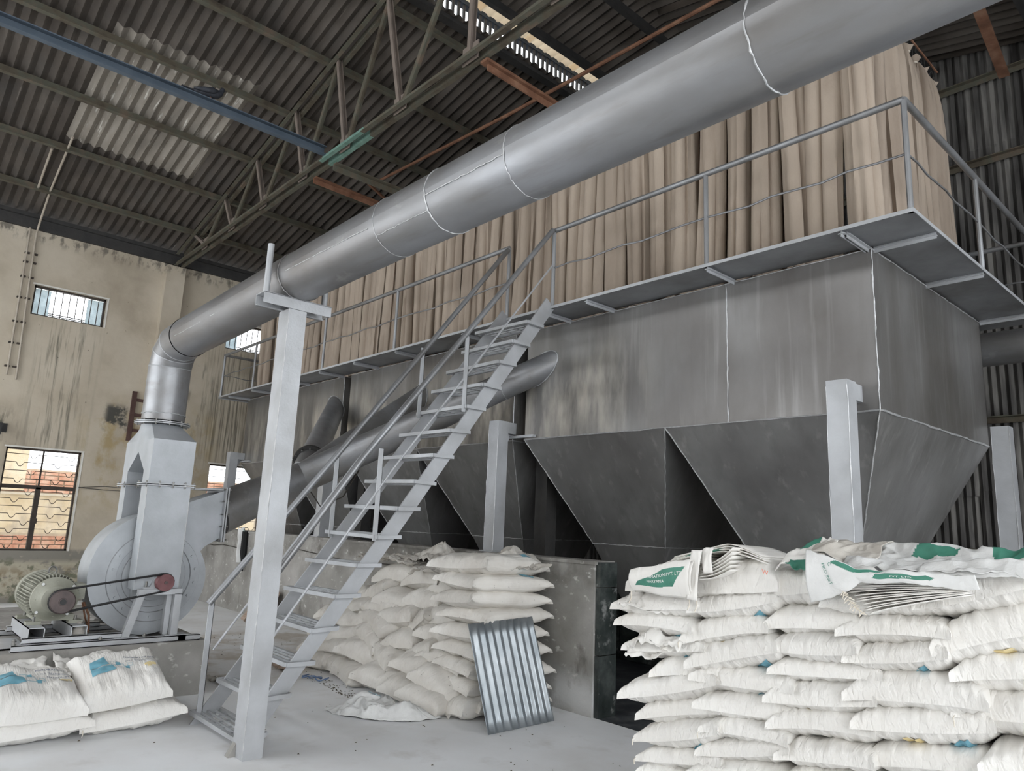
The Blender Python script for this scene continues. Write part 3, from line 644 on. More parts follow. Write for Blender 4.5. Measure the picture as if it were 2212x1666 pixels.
ring_bead(ce[1], (1, 0, .04), RD+.002, mat='alu_duct')
# lengthwise seams
for x0, x1, a in ((-6.5, -4.7, 200), (-3.39, -2.89, 215), (-2.89, -2.28, 190), (-4.5, -3.45, 195)):
    aa = R(a); y = 2.10+math.cos(aa)*(RD+.002); z = 3.17+math.sin(aa)*(RD+.002)
    dy, dz = (-.04, -.06) if x0 < -6 else (0, 0)
    bead(dt, (x0, y+dy*2, z+dz*2) if x0 < -6 else (x0, y, z), (x1, y, z-(.01 if x0 < -6 else 0)), .003)
# mitred elbow down to the blower
el = [(-7.05, 2.01, 2.30), (-7.05, 2.01, 2.80), (-6.99, 2.01, 2.93), (-6.86, 2.015, 3.01), (-6.62, 2.02, 3.035)]
dirs = [Vector((0, 0, 1)), Vector((.1, 0, 1)), Vector((.55, 0, .8)), Vector((.9, 0, .35)), Vector((1, 0, .06))]
def ring_pts(c, d, r, n=40):
    d = d.normalized(); y = Vector((0, 1, 0)); x = y.cross(d).normalized(); c = Vector(c)
    return [c+(x*math.cos(2*math.pi*i/n)+y*math.sin(2*math.pi*i/n))*r for i in range(n)]
rings = [ring_pts(c, d, RD+.008) for c, d in zip(el, dirs)]
for k in range(4):
    m = MB(); n = 40; m.add(rings[k]+rings[k+1], [(j, (j+1) % n, n+(j+1) % n, n+j) for j in range(n)])
    m.build('duct_section' if k == 0 else 'elbow_gore', 'alu_duct', dt, ang=60)
    if k: MB().tube(rings[k], .004, 5, closed=True).build('weld_seam', 'alu_light', dt)
ring_bead((-7.05, 2.01, 2.36), (0, 0, 1), RD+.01, mat='alu_light', br=.005)

# post carrying the duct
t = thing('duct_post', (-4.69, 2.09, 0), 'tall silver box post with crossbar carrying the overhead duct, in front of the stairs', 'post')
MB().box(-4.77, -4.61, 2.03, 2.16, 0, 2.905).build('column', 'alu_light', t, smooth=False)
bead(t, (-4.61, 2.03, .02), (-4.61, 2.03, 2.9), .003, 60)
MB().box(-4.74, -4.60, 1.84, 2.34, 2.977, 2.983).box(-4.606, -4.60, 1.84, 2.34, 2.905, 2.98).box(-4.74, -4.734, 1.84, 2.34, 2.905, 2.98).box(-4.74, -4.71, 1.84, 2.34, 2.905, 2.911).build('crossbar', 'alu_light', t, smooth=False)
MB().tube([(-4.66, 1.875, 2.98), (-4.66, 1.875, 3.34)], .022, 14).build('stub_pipe', 'alu_light', t)
MB().tube([(-4.66, 2.31, 2.98), (-4.66, 2.31, 3.10)], .022, 14).build('stub_pipe', 'alu_light', t)
MB().prism([(2.03, 0), (1.985, 0), (2.03, .08)], 0, -4.775, -4.72).build('grout_foot', 'concrete', t, smooth=False)

# pipe behind the right end
t = thing('rear_duct', (-3, 8.3, 3.5), 'grey duct running along behind the right end of the bunkers', 'duct')
MB().tube([(-4.5, 8.3, 3.45), (1.5, 8.3, 3.45)], .17, 28).build('duct_section', 'alu_duct', t)
ring_bead((-1.2, 8.3, 3.45), (1, 0, 0), .172, par=t)

# ------------------------------------------------------------------ inlet manifold
t = thing('inlet_manifold', (-7.05, 2.62, 1.48), 'grey branching pipe from the blower outlet up to the three bunkers', 'pipe')
J = (-7.17, 3.5, 1.90)
MB().tube([(-7.05, 2.60, 1.48), J], .2, 32, radii=[.205, .165]).build('main_pipe', 'alu_duct', t)
def past(e, k=.32): return Vector(e)+(Vector(e)-Vector(J)).normalized()*k
MB().tube([J, past((-5.1, 5.03, 3.1))], .155, 28, radii=[.165, .133]).build('branch_pipe', 'alu_duct', t)
MB().tube([J, past((-7.27, 5.03, 3.02), .2)], .14, 28, radii=[.15, .14]).build('branch_pipe', 'alu_duct', t)
Jb = Vector(J).lerp(Vector((-9.45, 5.03, 3.1)), .16)
MB().tube([J, past((-9.45, 5.03, 3.1))], .14, 28, radii=[.15, .135]).build('branch_pipe', 'alu_duct', t)
d1 = (Vector((-9.45, 5.0, 3.1))-Vector(J)).normalized()
MB().tube([Jb, Jb+d1*.02], .19, 28).tube([Jb+d1*.03, Jb+d1*.05], .19, 28).build('flange', 'dark', t)
xq = d1.cross(Vector((0, 0, 1))).normalized(); yq = d1.cross(xq)
for i in range(12):
    a = 2*math.pi*i/12; p = Jb+(xq*math.cos(a)+yq*math.sin(a))*.172
    MB().tube([p-d1*.05, p+d1*.10], .007, 6).build('bolt', 'steel', t)
ring_bead(J, (0, .83, .42), .17, par=t, mat='alu_light', br=.01)
for e, r_ in (((-5.1, 5.03, 3.1), .136), ((-7.27, 5.03, 3.02), .141), ((-9.45, 5.03, 3.1), .136)):
    d = (Vector(e)-Vector(J)).normalized(); x_ = d.cross(Vector((0, 0, 1))).normalized(); y_ = d.cross(x_); pts = []
    for i in range(48):
        a_ = 2*math.pi*i/48; p = Vector(e)+(x_*math.cos(a_)+y_*math.sin(a_))*(r_+random.uniform(0, .004)); pts.append(p+d*((4.994-p.y)/d.y))
    MB().tube(pts, .006, 6, closed=True, radii=[.006*random.uniform(.5, 1.5) for _ in pts]).build('weld_seam', 'alu_light', t)
pj = Vector(J).lerp(Vector((-5.1, 5.03, 3.1)), .82)
ring_bead(pj, Vector((-5.1, 5.03, 3.1))-Vector(J), .142, par=t, mat='alu_light', br=.004)
MB().tube([(-7.2, 3.6, 1.78), (-7.1, 3.7, 1.6), (-7.0, 3.9, 1.72), (-6.8, 3.95, 2.0)], .008, 6).build('cable', 'wire', t)

# ================================================================== STAIRS
st = thing('staircase', (-5.2, 2.06, 0), 'steep silver steel staircase with grating treads and pipe rails up to the walkway', 'staircase')
def sxl(z): return -5.58+.30*z/3.5
def sxr(z): return -4.86+.21*z/3.5
for f in (sxl, sxr):
    P = [(2.04, 0), (2.18, 0), (4.65, 3.53), (4.54, 3.61)]; m = MB()
    m.add([(f(z)-.008, y, z) for y, z in P]+[(f(z)+.008, y, z) for y, z in P], [(3, 2, 1, 0), (4, 5, 6, 7), (0, 1, 5, 4), (1, 2, 6, 5), (2, 3, 7, 6), (3, 0, 4, 7)])
    m.build('stringer', 'alu_light', st, smooth=False)
D = .20
def tread_mesh(h):
    tr = MB()
    tr.beam((-h, 0, 0), (h, 0, 0), .028, .028).beam((-h, D, 0), (h, D, 0), .028, .028)
    tr.beam((-h, 0, 0), (-h, D, 0), .028, .028).beam((h, 0, 0), (h, D, 0), .028, .028)
    for k in (1, 2, 3): tr.beam((-h, D*k/4, .004), (h, D*k/4, .004), .011, .013)
    for k in (-.2, -.05, .1, .24): tr.beam((k, .01, 0), (k, D-.01, 0), .008, .008)
    return tr.mesh('tread', 'alu_light', smooth=False)
TM = [tread_mesh(.39), tread_mesh(.365)]
for k in range(16):
    z = .075+.2165*k; o = bpy.data.objects.new('tread', TM[k > 7]); C.objects.link(o); o.parent = st
    o.location = ((sxl(z)+sxr(z))/2-wl(st).x, 2.06+.148*k-wl(st).y, z)
    o.rotation_euler = (random.uniform(-.03, .03), random.uniform(-.02, .02), random.uniform(-.02, .02))
def sp(f, Y, Z): return [(f(z), y, z) for y, z in zip(Y, Z)]
MB().tube([(-4.63, 4.585, 4.30)]+sp(sxr, (2.77, 2.10), (1.93, .93)), .0245, 12).build('handrail', 'alu', st)
MB().tube([(-5.27, 4.585, 4.27)]+sp(sxl, (2.89, 2.05), (1.96, .84)), .0245, 12).build('handrail', 'alu', st)
MB().tube([(-4.63, 4.59, 3.94)]+sp(sxr, (3.05, 2.12), (1.88, .50)), .009, 8).build('mid_rail', 'alu_light', st)
MB().tube([(-5.27, 4.59, 3.92)]+sp(sxl, (3.11, 2.13), (1.97, .51)), .009, 8).build('mid_rail', 'alu_light', st)
for f in (sxl, sxr):
    for y, z0, z1 in ((2.085, .08, .86), (2.945, 1.34, 2.03), (3.67, 2.41, 3.06)):
        x = f((z0+z1)/2); m = MB().box(x-.005, x+.005, y-.02, y+.02, z0, z1).box(x-.018, x+.005, y+.016, y+.02, z0, z1); m.build('baluster', 'alu_light', st, smooth=False)

# ================================================================== BLOWER
pb = thing('plinth', (-6.45, 2.43, 0), 'low stained concrete plinth under the blower and motor', 'plinth')
def plf(u, v):
    y = -1.0+3.43*u; z = .43*v; return (-6.45+.012*fbm(y*3, z*3, 1)-.06*(1-v)*0, y, z)
MB().box(-9.3, -6.46, -1.0, 2.43, 0, .43).build('block', 'concrete', pb, smooth=False)
MB().grid(plf, 60, 10).build('rough_face', 'concrete', pb)

sk = thing('skid_frame', (-6.5, 1.2, .43), 'silver channel-iron base frame on the plinth', 'frame')
def chan(y0, y1, x, z, w=.06, h=.045, nm='rail'):
    MB().box(x-w, x, y0, y1, z+h-.006, z+h).box(x-.006, x, y0, y1, z, z+h).box(x-w, x, y0, y1, z, z+.006).build(nm, 'alu_light', sk, smooth=False)
chan(1.03, 2.38, -6.50, .43); chan(1.10, 1.78, -6.56, .475, .06, .04); chan(1.0, 2.38, -7.35, .43); chan(1.10, 1.78, -7.25, .475, .06, .04)
chan(.95, 1.15, -6.62, .43, .5, .012, 'foot_plate')
MB().box(-7.4, -6.5, 2.2, 2.26, .43, .475).build('cross_member', 'alu_light', sk, smooth=False)
for y, x in ((1.07, -6.66), (1.05, -6.53), (1.62, -6.53), (1.95, -6.56), (1.78, -6.62)):
    MB().tube([(x, y, .45), (x, y, .50)], .009, 8).tube([(x, y, .478), (x, y, .49)], .017, 6).build('bolt', 'steel', sk)

mt = thing('electric_motor', (-6.95, 1.32, .60), 'olive-grey finned electric motor with dark drive pulley', 'motor')
for y in (1.19, 1.475):
    m = MB(); x0, x1, z0, z1, w = -7.32, -6.58, .48, .585, .055
    m.box(x0, x1, y-w, y-w+.006, z0, z1).box(x0, x1, y+w-.006, y+w, z0, z1).box(x0, x1, y-w, y+w, z0, z0+.006).box(x0, x1, y-w, y+w, z1-.006, z1)
    m.build('box_rail', 'alu_light', mt, smooth=False)
cy, cz = 1.31, .775
def lathe_x(prof, cy, cz, n=36):
    m = MB(); m.tube([(x, cy, cz) for x, r in prof], 1, n, radii=[r for x, r in prof]); return m
lathe_x([(-7.28, .12), (-7.27, .155), (-7.02, .155), (-7.0, .15), (-6.80, .15), (-6.79, .165), (-6.755, .165), (-6.745, .14), (-6.70, .10), (-6.69, .05)], cy, cz).build('casing', 'motor', mt, ang=30)
for i in range(44):
    a = 2*math.pi*i/44
    if -2.2 < a-2*math.pi*(a > math.pi) < -.9: continue
    c, s = math.cos(a), math.sin(a)
    MB().beam((-7.26, cy+c*.168, cz+s*.168), (-6.82, cy+c*.168, cz+s*.168), .007, .032, (0, c, s)).build('fin', 'motor', mt, smooth=False)
lathe_x([(-7.36, .10), (-7.355, .182), (-7.25, .186), (-7.245, .175)], cy, cz).build('fan_cowl', 'motor', mt)
for a in (40, 130, 220, 310):
    MB().tube([(-6.77, cy+math.cos(R(a))*.15, cz+math.sin(R(a))*.15), (-6.735, cy+math.cos(R(a))*.15, cz+math.sin(R(a))*.15)], .012, 6).build('bolt', 'steel', mt)
for a in range(0, 360, 45):
    MB().beam((-6.745, cy+math.cos(R(a))*.05, cz+math.sin(R(a))*.05), (-6.745, cy+math.cos(R(a))*.135, cz+math.sin(R(a))*.135), .012, .02, (1, 0, 0)).build('rib', 'motor', mt, smooth=False)
lathe_x([(-6.70, .03), (-6.57, .03)], cy+.015, cz, 14).build('shaft', 'steel', mt)
pu = lathe_x([(-6.645, .075), (-6.64, .088), (-6.625, .08), (-6.61, .088), (-6.595, .08), (-6.58, .088), (-6.565, .09), (-6.56, .082), (-6.56, .03), (-6.555, .028)], cy+.02, cz-.005).build('drive_pulley', 'iron', mt, ang=30)
lathe_x([(-6.562, .022), (-6.548, .022)], cy+.02, cz-.005, 16).build('hub_ring', 'rubber', pu)
MB().tube([(-7.0, cy+math.cos(a)*.028, .975+math.sin(a)*.03) for a in [i*math.pi/8 for i in range(16)]], .008, 6, closed=True).tube([(-7.0, cy, .92), (-7.0, cy, .95)], .012, 8).build('lifting_eye', 'steel', mt)
MB().box(-7.08, -6.86, cy+.15, cy+.23, cz-.02, cz+.1).build('terminal_box', 'motor', mt, smooth=False)
for y in (1.19, 1.475):
    for x in (-6.78, -7.18):
        MB().box(x-.04, x+.04, y-.05, y+.05, .585, .61).build('foot', 'motor', mt, smooth=False)
        MB().tube([(x+.02, y, .60), (x+.02, y, .645)], .010, 6).build('bolt', 'steel', mt)
MB().box(-7.2, -6.76, 1.20, 1.46, .61, .655).build('foot_block', 'motor', mt, smooth=False)
MB().tube([(-6.95, 1.56, .72), (-6.9, 1.60, .62), (-6.85, 1.60, .52), (-6.8, 1.58, .47)], .009, 6).tube([(-6.95, 1.55, .72), (-6.95, 1.585, .6), (-6.92, 1.62, .5)], .007, 6).build('cable', 'rust', mt)

bl = thing('blower', (-7.05, 2.05, .43), 'silver centrifugal blower with twin inlet boxes and round bolted scroll', 'blower')
fy, fz = 2.055, .93
def outline(k=0):
    pts = []
    for i in range(0, 41):
        th = 30-300*i/40; f = i/40
        r = .415+(.065*min(1, f/.45))+max(0, f-.45)*.10
        pts.append((fy+math.cos(R(th))*(r+k), fz+math.sin(R(th))*(r+k)))
    pts += [(2.16, 1.50+k), (2.30, 1.575+k), (2.58, 1.685+k), (2.58, 1.275-k), (2.46, 1.20-k)]
    return pts
X0, X1 = -7.27, -6.87
MB().prism(outline(), 0, X0, X1).build('scroll', 'alu_blower', bl, ang=30)
MB().prism(outline(.012), 0, X1-.006, X1+.004).build('scroll_rim', 'alu_blower', bl, ang=30)
def ringf(r0, r1, x, th_, nm, mat='alu_blower'):
    m = MB(); n = 56
    vs = []; 
    for xx in (x, x+th_):
        for r in (r0, r1): vs += [(xx, fy+math.cos(2*math.pi*i/n)*r, fz+math.sin(2*math.pi*i/n)*r) for i in range(n)]
    fs = []
    for i in range(n):
        j = (i+1) % n
        fs += [(2*n+i, 3*n+i, 3*n+j, 2*n+j), (n+i, n+j, 3*n+j, 3*n+i), (i, 2*n+i, 2*n+j, j)]
    m.add(vs, fs); return m.build(nm, mat, bl, ang=30)
ringf(.305, .375, X1+.004, .014, 'bolt_ring')
for rr in (.303, .377, .257, .2, .14): MB().tube([(X1+.008+(.012 if rr < .21 else 0), fy+math.cos(2*math.pi*i/60)*rr, fz+math.sin(2*math.pi*i/60)*rr) for i in range(60)], .0035, 5, closed=True).build('seam_ring', 'alu', bl)
ringf(.0, .255, X1+.004, .010, 'inner_disc'); ringf(.14, .20, X1+.014, .02, 'inlet_ring')
for i in range(18):
    a = 2*math.pi*(i+.5)/18; MB().tube([(X1+.012, fy+math.cos(a)*.34, fz+math.sin(a)*.34), (X1+.03, fy+math.cos(a)*.34, fz+math.sin(a)*.34)], .011, 8, radii=[.012, .009]).build('bolt', 'alu_blower', bl)
for i in range(10):
    a = 2*math.pi*(i+.3)/10; MB().tube([(X1+.03, fy+math.cos(a)*.17, fz+math.sin(a)*.17), (X1+.045, fy+math.cos(a)*.17, fz+math.sin(a)*.17)], .009, 6).build('bolt', 'alu_blower', bl)
Ya, Yb = 1.837, 2.19
MB().box(-6.80, -6.62, Ya, Yb, .84, 1.705).box(-6.88, -6.80, Ya+.04, Yb-.02, .76, 1.2).build('inlet_box', 'alu_blower', bl, smooth=False)
MB().box(-7.45, -7.29, Ya, Yb, .84, 1.705).build('inlet_box', 'alu_blower', bl, smooth=False)
bead(bl, (-6.62, Ya, .84), (-6.62, Ya, 1.7), .003); bead(bl, (-6.62, Yb, .84), (-6.62, Yb, 1.7), .003)
# trouser piece
def trouser():
    m = MB(); zt, zs, za, zl, zf = 2.255, 2.10, 2.0, 1.83, 1.715
    n = 40; top = [(-7.05+math.cos(2*math.pi*i/n)*RD, 2.01+math.sin(2*math.pi*i/n)*RD, zt) for i in range(n)]
    def rect_pt(i):
        c, s = math.cos(2*math.pi*i/n), math.sin(2*math.pi*i/n); k = 1/max(abs(c), abs(s)); return (-7.035+c*k*.415, (Ya+Yb)/2+s*k*.1765, zs)
    base = [rect_pt(i) for i in range(n)]
    m.add(top+base, [(i, n+i, n+(i+1) % n, (i+1) % n) for i in range(n)])
    o = m.build('hood', 'alu_blower', bl, ang=40)
    f, b = -6.62, -7.45; fi, bi = -6.80, -7.29; ap = -7.035
    pf = [(f, zf), (f, zs), (b, zs), (b, zf), (bi, zf), (bi, zl), (ap, za), (fi, zl), (fi, zf)]
    MB().prism(pf, 1, Ya, Yb).build('legs', 'alu_blower', bl, smooth=False)
trouser()
for (a, b) in ((-6.80, -6.62), (-7.45, -7.29)):
    m = MB().box(a-.03, b+.03, Ya-.03, Yb+.03, 1.70, 1.708).box(a-.03, b+.03, Ya-.03, Yb+.03, 1.716, 1.724); fl = m.build('flange', 'alu_light', bl, smooth=False)
    for y in (Ya-.018, Ya+.09, Ya+.2, Ya+.3, Yb+.018):
        for x in (b+.018, a-.018): MB().tube([(x, y, 1.685), (x, y, 1.74)], .006, 6).build('bolt', 'steel', fl)
fl = MB().tube([(-7.05, 2.01, 2.262), (-7.05, 2.01, 2.270)], .235, 40).tube([(-7.05, 2.01, 2.276), (-7.05, 2.01, 2.284)], .235, 40).build('round_flange', 'alu_light', bl)
for i in range(12):
    a = 2*math.pi*i/12; MB().tube([(-7.05+math.cos(a)*.215, 2.01+math.sin(a)*.215, 2.25), (-7.05+math.cos(a)*.215, 2.01+math.sin(a)*.215, 2.30)], .007, 6).build('bolt', 'steel', fl)
fl = MB().box(X0-.05, X1+.05, 2.58, 2.592, 1.23, 1.73).box(X0-.05, X1+.05, 2.602, 2.614, 1.23, 1.73).build('outlet_flange', 'alu_light', bl, smooth=False)
for z in (1.25, 1.37, 1.48, 1.6, 1.71): MB().tube([(X1+.035, 2.56, z), (X1+.035, 2.635, z)], .007, 6).build('bolt', 'steel', fl)
MB().box(X0-.02, X1+.02, 2.40, 2.60, 1.70, 1.712).build('top_strap', 'alu_light', bl, smooth=False)
# bearing pedestal
MB().box(-6.60, -6.54, 1.86, 2.20, .805, .85).build('pedestal_bar', 'alu_light', bl, smooth=False)
MB().beam((-6.57, 1.885, .81), (-6.57, 1.80, .475), .055, .055, (1, 0, 0)).build('pedestal_leg', 'alu_light', bl, smooth=False)
MB().box(-6.60, -6.54, 2.145, 2.20, .475, .81).build('pedestal_leg', 'alu_light', bl, smooth=False)
MB().box(-6.66, -6.60, 2.10, 2.14, .475, .81).build('pedestal_leg', 'alu_light', bl, smooth=False)
MB().box(-6.64, -6.52, 1.72, 1.90, .473, .48).build('base_plate', 'alu_light', bl, smooth=False)
MB().box(-6.64, -6.52, 2.10, 2.28, .473, .48).build('base_plate', 'alu_light', bl, smooth=False)
MB().box(-6.63, -6.57, 1.90, 2.12, .85, .865).prism([(1.95, .865), (2.10, .865), (2.08, .93), (2.04, .955), (1.99, .94)], 0, -6.62, -6.58).build('bearing_housing', 'alu_light', bl, smooth=False)
for y in (1.925, 2.11): MB().tube([(-6.60, y, .86), (-6.60, y, .91)], .010, 6).build('bolt', 'steel', bl)
lathe_x([(-6.64, .022), (-6.50, .022)], 2.045, .905, 14).build('shaft', 'steel', bl)
pu = lathe_x([(-6.565, .06), (-6.56, .070), (-6.545, .062), (-6.53, .070), (-6.515, .062), (-6.50, .070), (-6.495, .068), (-6.494, .02)], 2.045, .905).build('driven_pulley', 'pulley', bl, ang=30)
lathe_x([(-6.496, .014), (-6.486, .014)], 2.045, .905, 6).build('shaft_nut', 'iron', pu)

# drive belts
a = (cy+.02, cz-.005, .087); b = (2.045, .905, .069)
d = math.hypot(b[0]-a[0], b[1]-a[1]); base = math.atan2(b[1]-a[1], b[0]-a[0]); off = math.acos((a[2]-b[2])/d)
for k, (xa, xb) in enumerate(((-6.618, -6.545), (-6.588, -6.515))):
    pts = []
    for i in range(13):
        th = base+off+(2*math.pi-2*off)*i/12; pts.append((xa, a[0]+math.cos(th)*a[2], a[1]+math.sin(th)*a[2]))
    for i in range(9):
        th = base-off+2*off*i/8; pts.append((xb, b[0]+math.cos(th)*b[2], b[1]+math.sin(th)*b[2]))
    m = MB().tube(pts, .0075, 6, closed=True)
    tag(m.build('drive_belt', 'rubber'), ['black rubber V-belt, inner of the two between motor and blower pulleys', 'black rubber V-belt, outer of the two between motor and blower pulleys'][k], 'belt', 'drive belts')
# ================================================================== SACKS
class SackShape:
    """unit sack: width 1 (x, between ears), depth 1 (y), height 1 (z); hem on the two y ends"""
    def __init__(s, seed, lump=1.0):
        r = random.Random(seed); s.o = r.uniform(0, 50); s.f1 = r.uniform(26, 36); s.bend = r.uniform(-.10, .10); s.twist = r.uniform(-.08, .08)
        s.wr = r.uniform(.7, 1.2); s.lump = lump; s.droop = r.uniform(-.10, .0)
    def pt(s, u, v, top, off=0):
        ev = abs(v) > 1; vv = max(-1, min(1, v)); uu = max(-1, min(1, u))
        x = .5*u*(.92+.08*abs(vv)**8); y = .5*v*(.93+.07*uu**6)
        T = max(0, (1-abs(uu)**4.2))**.42*max(0, (1-abs(vv)**5))**.44
        z = (.54*T if top else -.46*T)
        z += (1 if top else -1)*(.012 if not ev else .010)
        n = noise.noise(Vector((u*2.2+s.o, v*2.2, .3 if top else 4.3)))
        z += .13*s.lump*n*T
        n2 = noise.noise(Vector((u*6+s.o, v*6, 2.3 if top else 7.3)))
        z += .035*n2*T**.5*s.lump
        # tucks running in from the hems and the sides
        eh = math.exp(-((1-abs(vv))/.42)**2); es = math.exp(-((1-abs(uu))/.22)**2)
        w1 = math.sin(s.f1*u+3*noise.noise(Vector((u*2+s.o, v, 0)))+2*vv); w2 = math.sin(s.f1*.9*v+2.5*noise.noise(Vector((v*2+s.o, u, 5))))
        z += (.030*w1*abs(w1)*eh+.022*w2*abs(w2)*es)*s.wr*T**.6
        y += .010*w1*eh*(1 if v > 0 else -1)*(T**.5)*(1 if top else -1)
        z += s.bend*(uu*uu-.3)+s.twist*uu*vv-s.droop*(vv*vv if v < 0 else .3*vv*vv)
        if ev: z -= .16*(abs(v)-1)/.12; y = .5*(1 if v > 0 else -1)*(.93+.07*uu**6+.035)
        z += (1 if top else -1)*off
        return (x, y, z)
    def mesh(s, name, mat, nu=40, nv=30):
        mb = MB()
        V = [-1.12]+[-1+2*j/nv for j in range(nv+1)]+[1.12]
        # even spacing in angle gives round sides
        U = [math.sin(math.pi/2*(-1+2*i/nu)) for i in range(nu+1)]; V = [V[0]]+[math.sin(math.pi/2*q) for q in V[1:-1]]+[V[-1]]
        nu1 = nu+1; n1 = len(V)
        top = [s.pt(u, v, True) for v in V for u in U]; bot = [s.pt(u, v, False) for v in V for u in U]; k = len(top)
        fs = []
        for j in range(n1-1):
            for i in range(nu):
                a = j*nu1+i; fs.append((a, a+1, a+nu1+1, a+nu1)); fs.append((k+a, k+a+nu1, k+a+nu1+1, k+a+1))
        for i in range(nu):
            fs.append((i, k+i, k+i+1, i+1)); a = (n1-1)*nu1+i; fs.append((a, a+1, k+a+1, k+a))
        for j in range(n1-1):
            a = j*nu1; fs.append((a, a+nu1, k+a+nu1, k+a)); b = a+nu; fs.append((b, k+b, k+b+nu1, b+nu1))
        mb.add(top+bot, fs); return mb.mesh(name, mat, smooth=True, ang=75)
SH = [SackShape(20+i) for i in range(12)]
SW = [s.mesh('sack', 'sack') for s in SH]
SD = [s.mesh('sack', 'sack_dusty', 32, 24) for s in SH]
string_mesh = MB().tube([(-.47, -.52, 0), (-.475, -.54, -.05), (-.472, -.545, -.12), (-.48, -.54, -.24)], .0045, 5).mesh('tie_string', 'twine')
def sack(meshes, x, y, z, w, d, h, label, group, yaw=0, tilt=0, roll=0, k=None, string=False):
    k = random.randrange(12) if k is None else k
    o = bpy.data.objects.new('sack', meshes[k]); C.objects.link(o)
    o.location = (x, y, z); o.scale = (w, d, h)
    o.rotation_euler = (Matrix.Rotation(R(yaw), 3, 'Z') @ Matrix.Rotation(-R(tilt), 3, 'Y') @ Matrix.Rotation(R(roll), 3, 'X')).to_euler()
    tag(o, label, 'sack', group)
    if string:
        q = bpy.data.objects.new('tie_string', string_mesh); C.objects.link(q); q.parent = o; q.scale = (1, 1, 1)
    o['k'] = k; return o
def patch(o, u0, u1, v0, v1, top, mat, name='print', poly=None, n=10, off=.018):
    """flat printing lying on the cloth: corners in sack coordinates"""
    s = SH[o['k']]; mb = MB()
    P = poly or [(u0, v0), (u1, v0), (u1, v1), (u0, v1)]
    def fn(a, b):
        p = Vector(P[0]).lerp(Vector(P[1]), a); q = Vector(P[3]).lerp(Vector(P[2]), a); c = p.lerp(q, b); return s.pt(c.x, c.y, top, off)
    mb.grid(fn, n, n); me = mb.mesh(name, mat, smooth=True)
    q = bpy.data.objects.new(name, me); C.objects.link(q); q.parent = o; return q
def text_mesh(body, size):
    cu = bpy.data.curves.new('t', 'FONT'); cu.body = body; cu.size = size; cu.align_x = 'CENTER'; cu.resolution_u = 2
    ob = bpy.data.objects.new('t', cu); C.objects.link(ob); bpy.context.view_layer.update()
    me = bpy.data.meshes.new_from_object(ob.evaluated_get(bpy.context.evaluated_depsgraph_get()))
    vs = [tuple(v.co) for v in me.vertices]; fs = [tuple(p.vertices) for p in me.polygons]
    bpy.data.objects.remove(ob); bpy.data.curves.remove(cu); bpy.data.meshes.remove(me); return vs, fs
def sack_text(o, body, u, v, size, mat, ang=0, sx=1):
    s = SH[o['k']]; vs, fs = text_mesh(body, size); a = R(ang); mb = MB()
    mb.add([s.pt(u+(x*math.cos(a)-y*math.sin(a))*sx, v+x*math.sin(a)+y*math.cos(a), True, .022) for x, y, z in vs], fs)
    me = mb.mesh('lettering', mat, smooth=False); q = bpy.data.objects.new('lettering', me); C.objects.link(q); q.parent = o

# ---- nearest stack, right foreground
RS = [('A0', -1.99, 1.258, .84, .20, 7), ('A1', -2.23, 1.135, .52, .125, 6), ('A2', -2.24, 1.03, .46, .125, 5), ('A3', -2.2, .945, .46, .105, 6),
('A4', -2.10, .868, .36, .12, 12), ('A5', -2.18, .765, .54, .130, 15), ('A6', -2.13, .661, .46, .128, 15), ('A7', -2.1, .556, .48, .122, 15), ('A8', -2.1, .446, .47, .11, 10),
('B1', -1.81, 1.174, .44, .130, 11), ('B2', -1.87, 1.066, .45, .132, 15), ('B3', -1.81, .969, .48, .145, 18), ('B4', -1.78, .866, .49, .122, 6), ('B5', -1.78, .756, .48, .122, 4),
('B6', -1.75, .662, .42, .105, 8), ('B7', -1.76, .575, .46, .105, 13), ('B8', -1.8, .48, .50, .105, 12),
('C0', -1.51, 1.288, .32, .160, 9), ('C1', -1.46, 1.164, .41, .131, 6), ('C2', -1.43, 1.056, .38, .110, 5), ('C3', -1.42, .968, .45, .110, 5), ('C4', -1.43, .864, .45, .125, 8),
('C5', -1.43, .750, .43, .123, 9), ('C6', -1.41, .651, .39, .108, 10), ('C7', -1.41, .56, .39, .105, 10),
('D0', -1.17, 1.245, .44, .10, 6), ('D1', -1.12, 1.148, .41, .122, 9), ('D2', -1.10, 1.055, .38, .11, 9), ('D3', -1.06, .955, .49, .142, 10), ('D4', -1.06, .831, .47, .133, 9), ('D5', -1.04, .715, .45, .120, 11),
('D6', -1.05, .60, .46, .12, 10), ('D7', -1.06, .49, .46, .12, 8),
('E0', -.80, 1.335, .48, .145, 17), ('E1', -.75, 1.192, .52, .170, 19), ('E2', -.72, 1.072, .45, .135, 12), ('E3', -.70, .938, .46, .142, 11), ('E4', -.66, .817, .46, .125, 12),
('E5', -.68, .70, .46, .12, 10), ('E6', -.68, .585, .46, .12, 8), ('E7', -.68, .475, .46, .12, 8)]
COLN = {'A': 'leftmost column', 'B': 'second column from left', 'C': 'middle column', 'D': 'second column from right', 'E': 'rightmost column'}
TOP = {'A': 0, 'B': 1, 'C': 0, 'D': 0, 'E': 0}
RW = {}
for i, (n, x, z, w, h, a) in enumerate(RS):
    r_ = int(n[1])-TOP[n[0]]
    lab = 'plump white woven sack in the nearest stack, %s, %s' % (COLN[n[0]], 'topmost' if r_ == 0 else '%s from the top' % ORD[r_])
    if n in ('A0',): lab = 'long white sack with blue print lying on top at the left of the nearest stack'
    d = .62; yaw = random.uniform(-5, 5)
    o = sack(SW, x, 3.05+d/2-.055+random.uniform(-.02, .025), z, w*1.05, d, h*1.10, lab, 'white sacks of the nearest stack', yaw, a, random.uniform(-3, 3), k=i % 12, string=random.random() < .2)
    RW[n] = o
low = 0
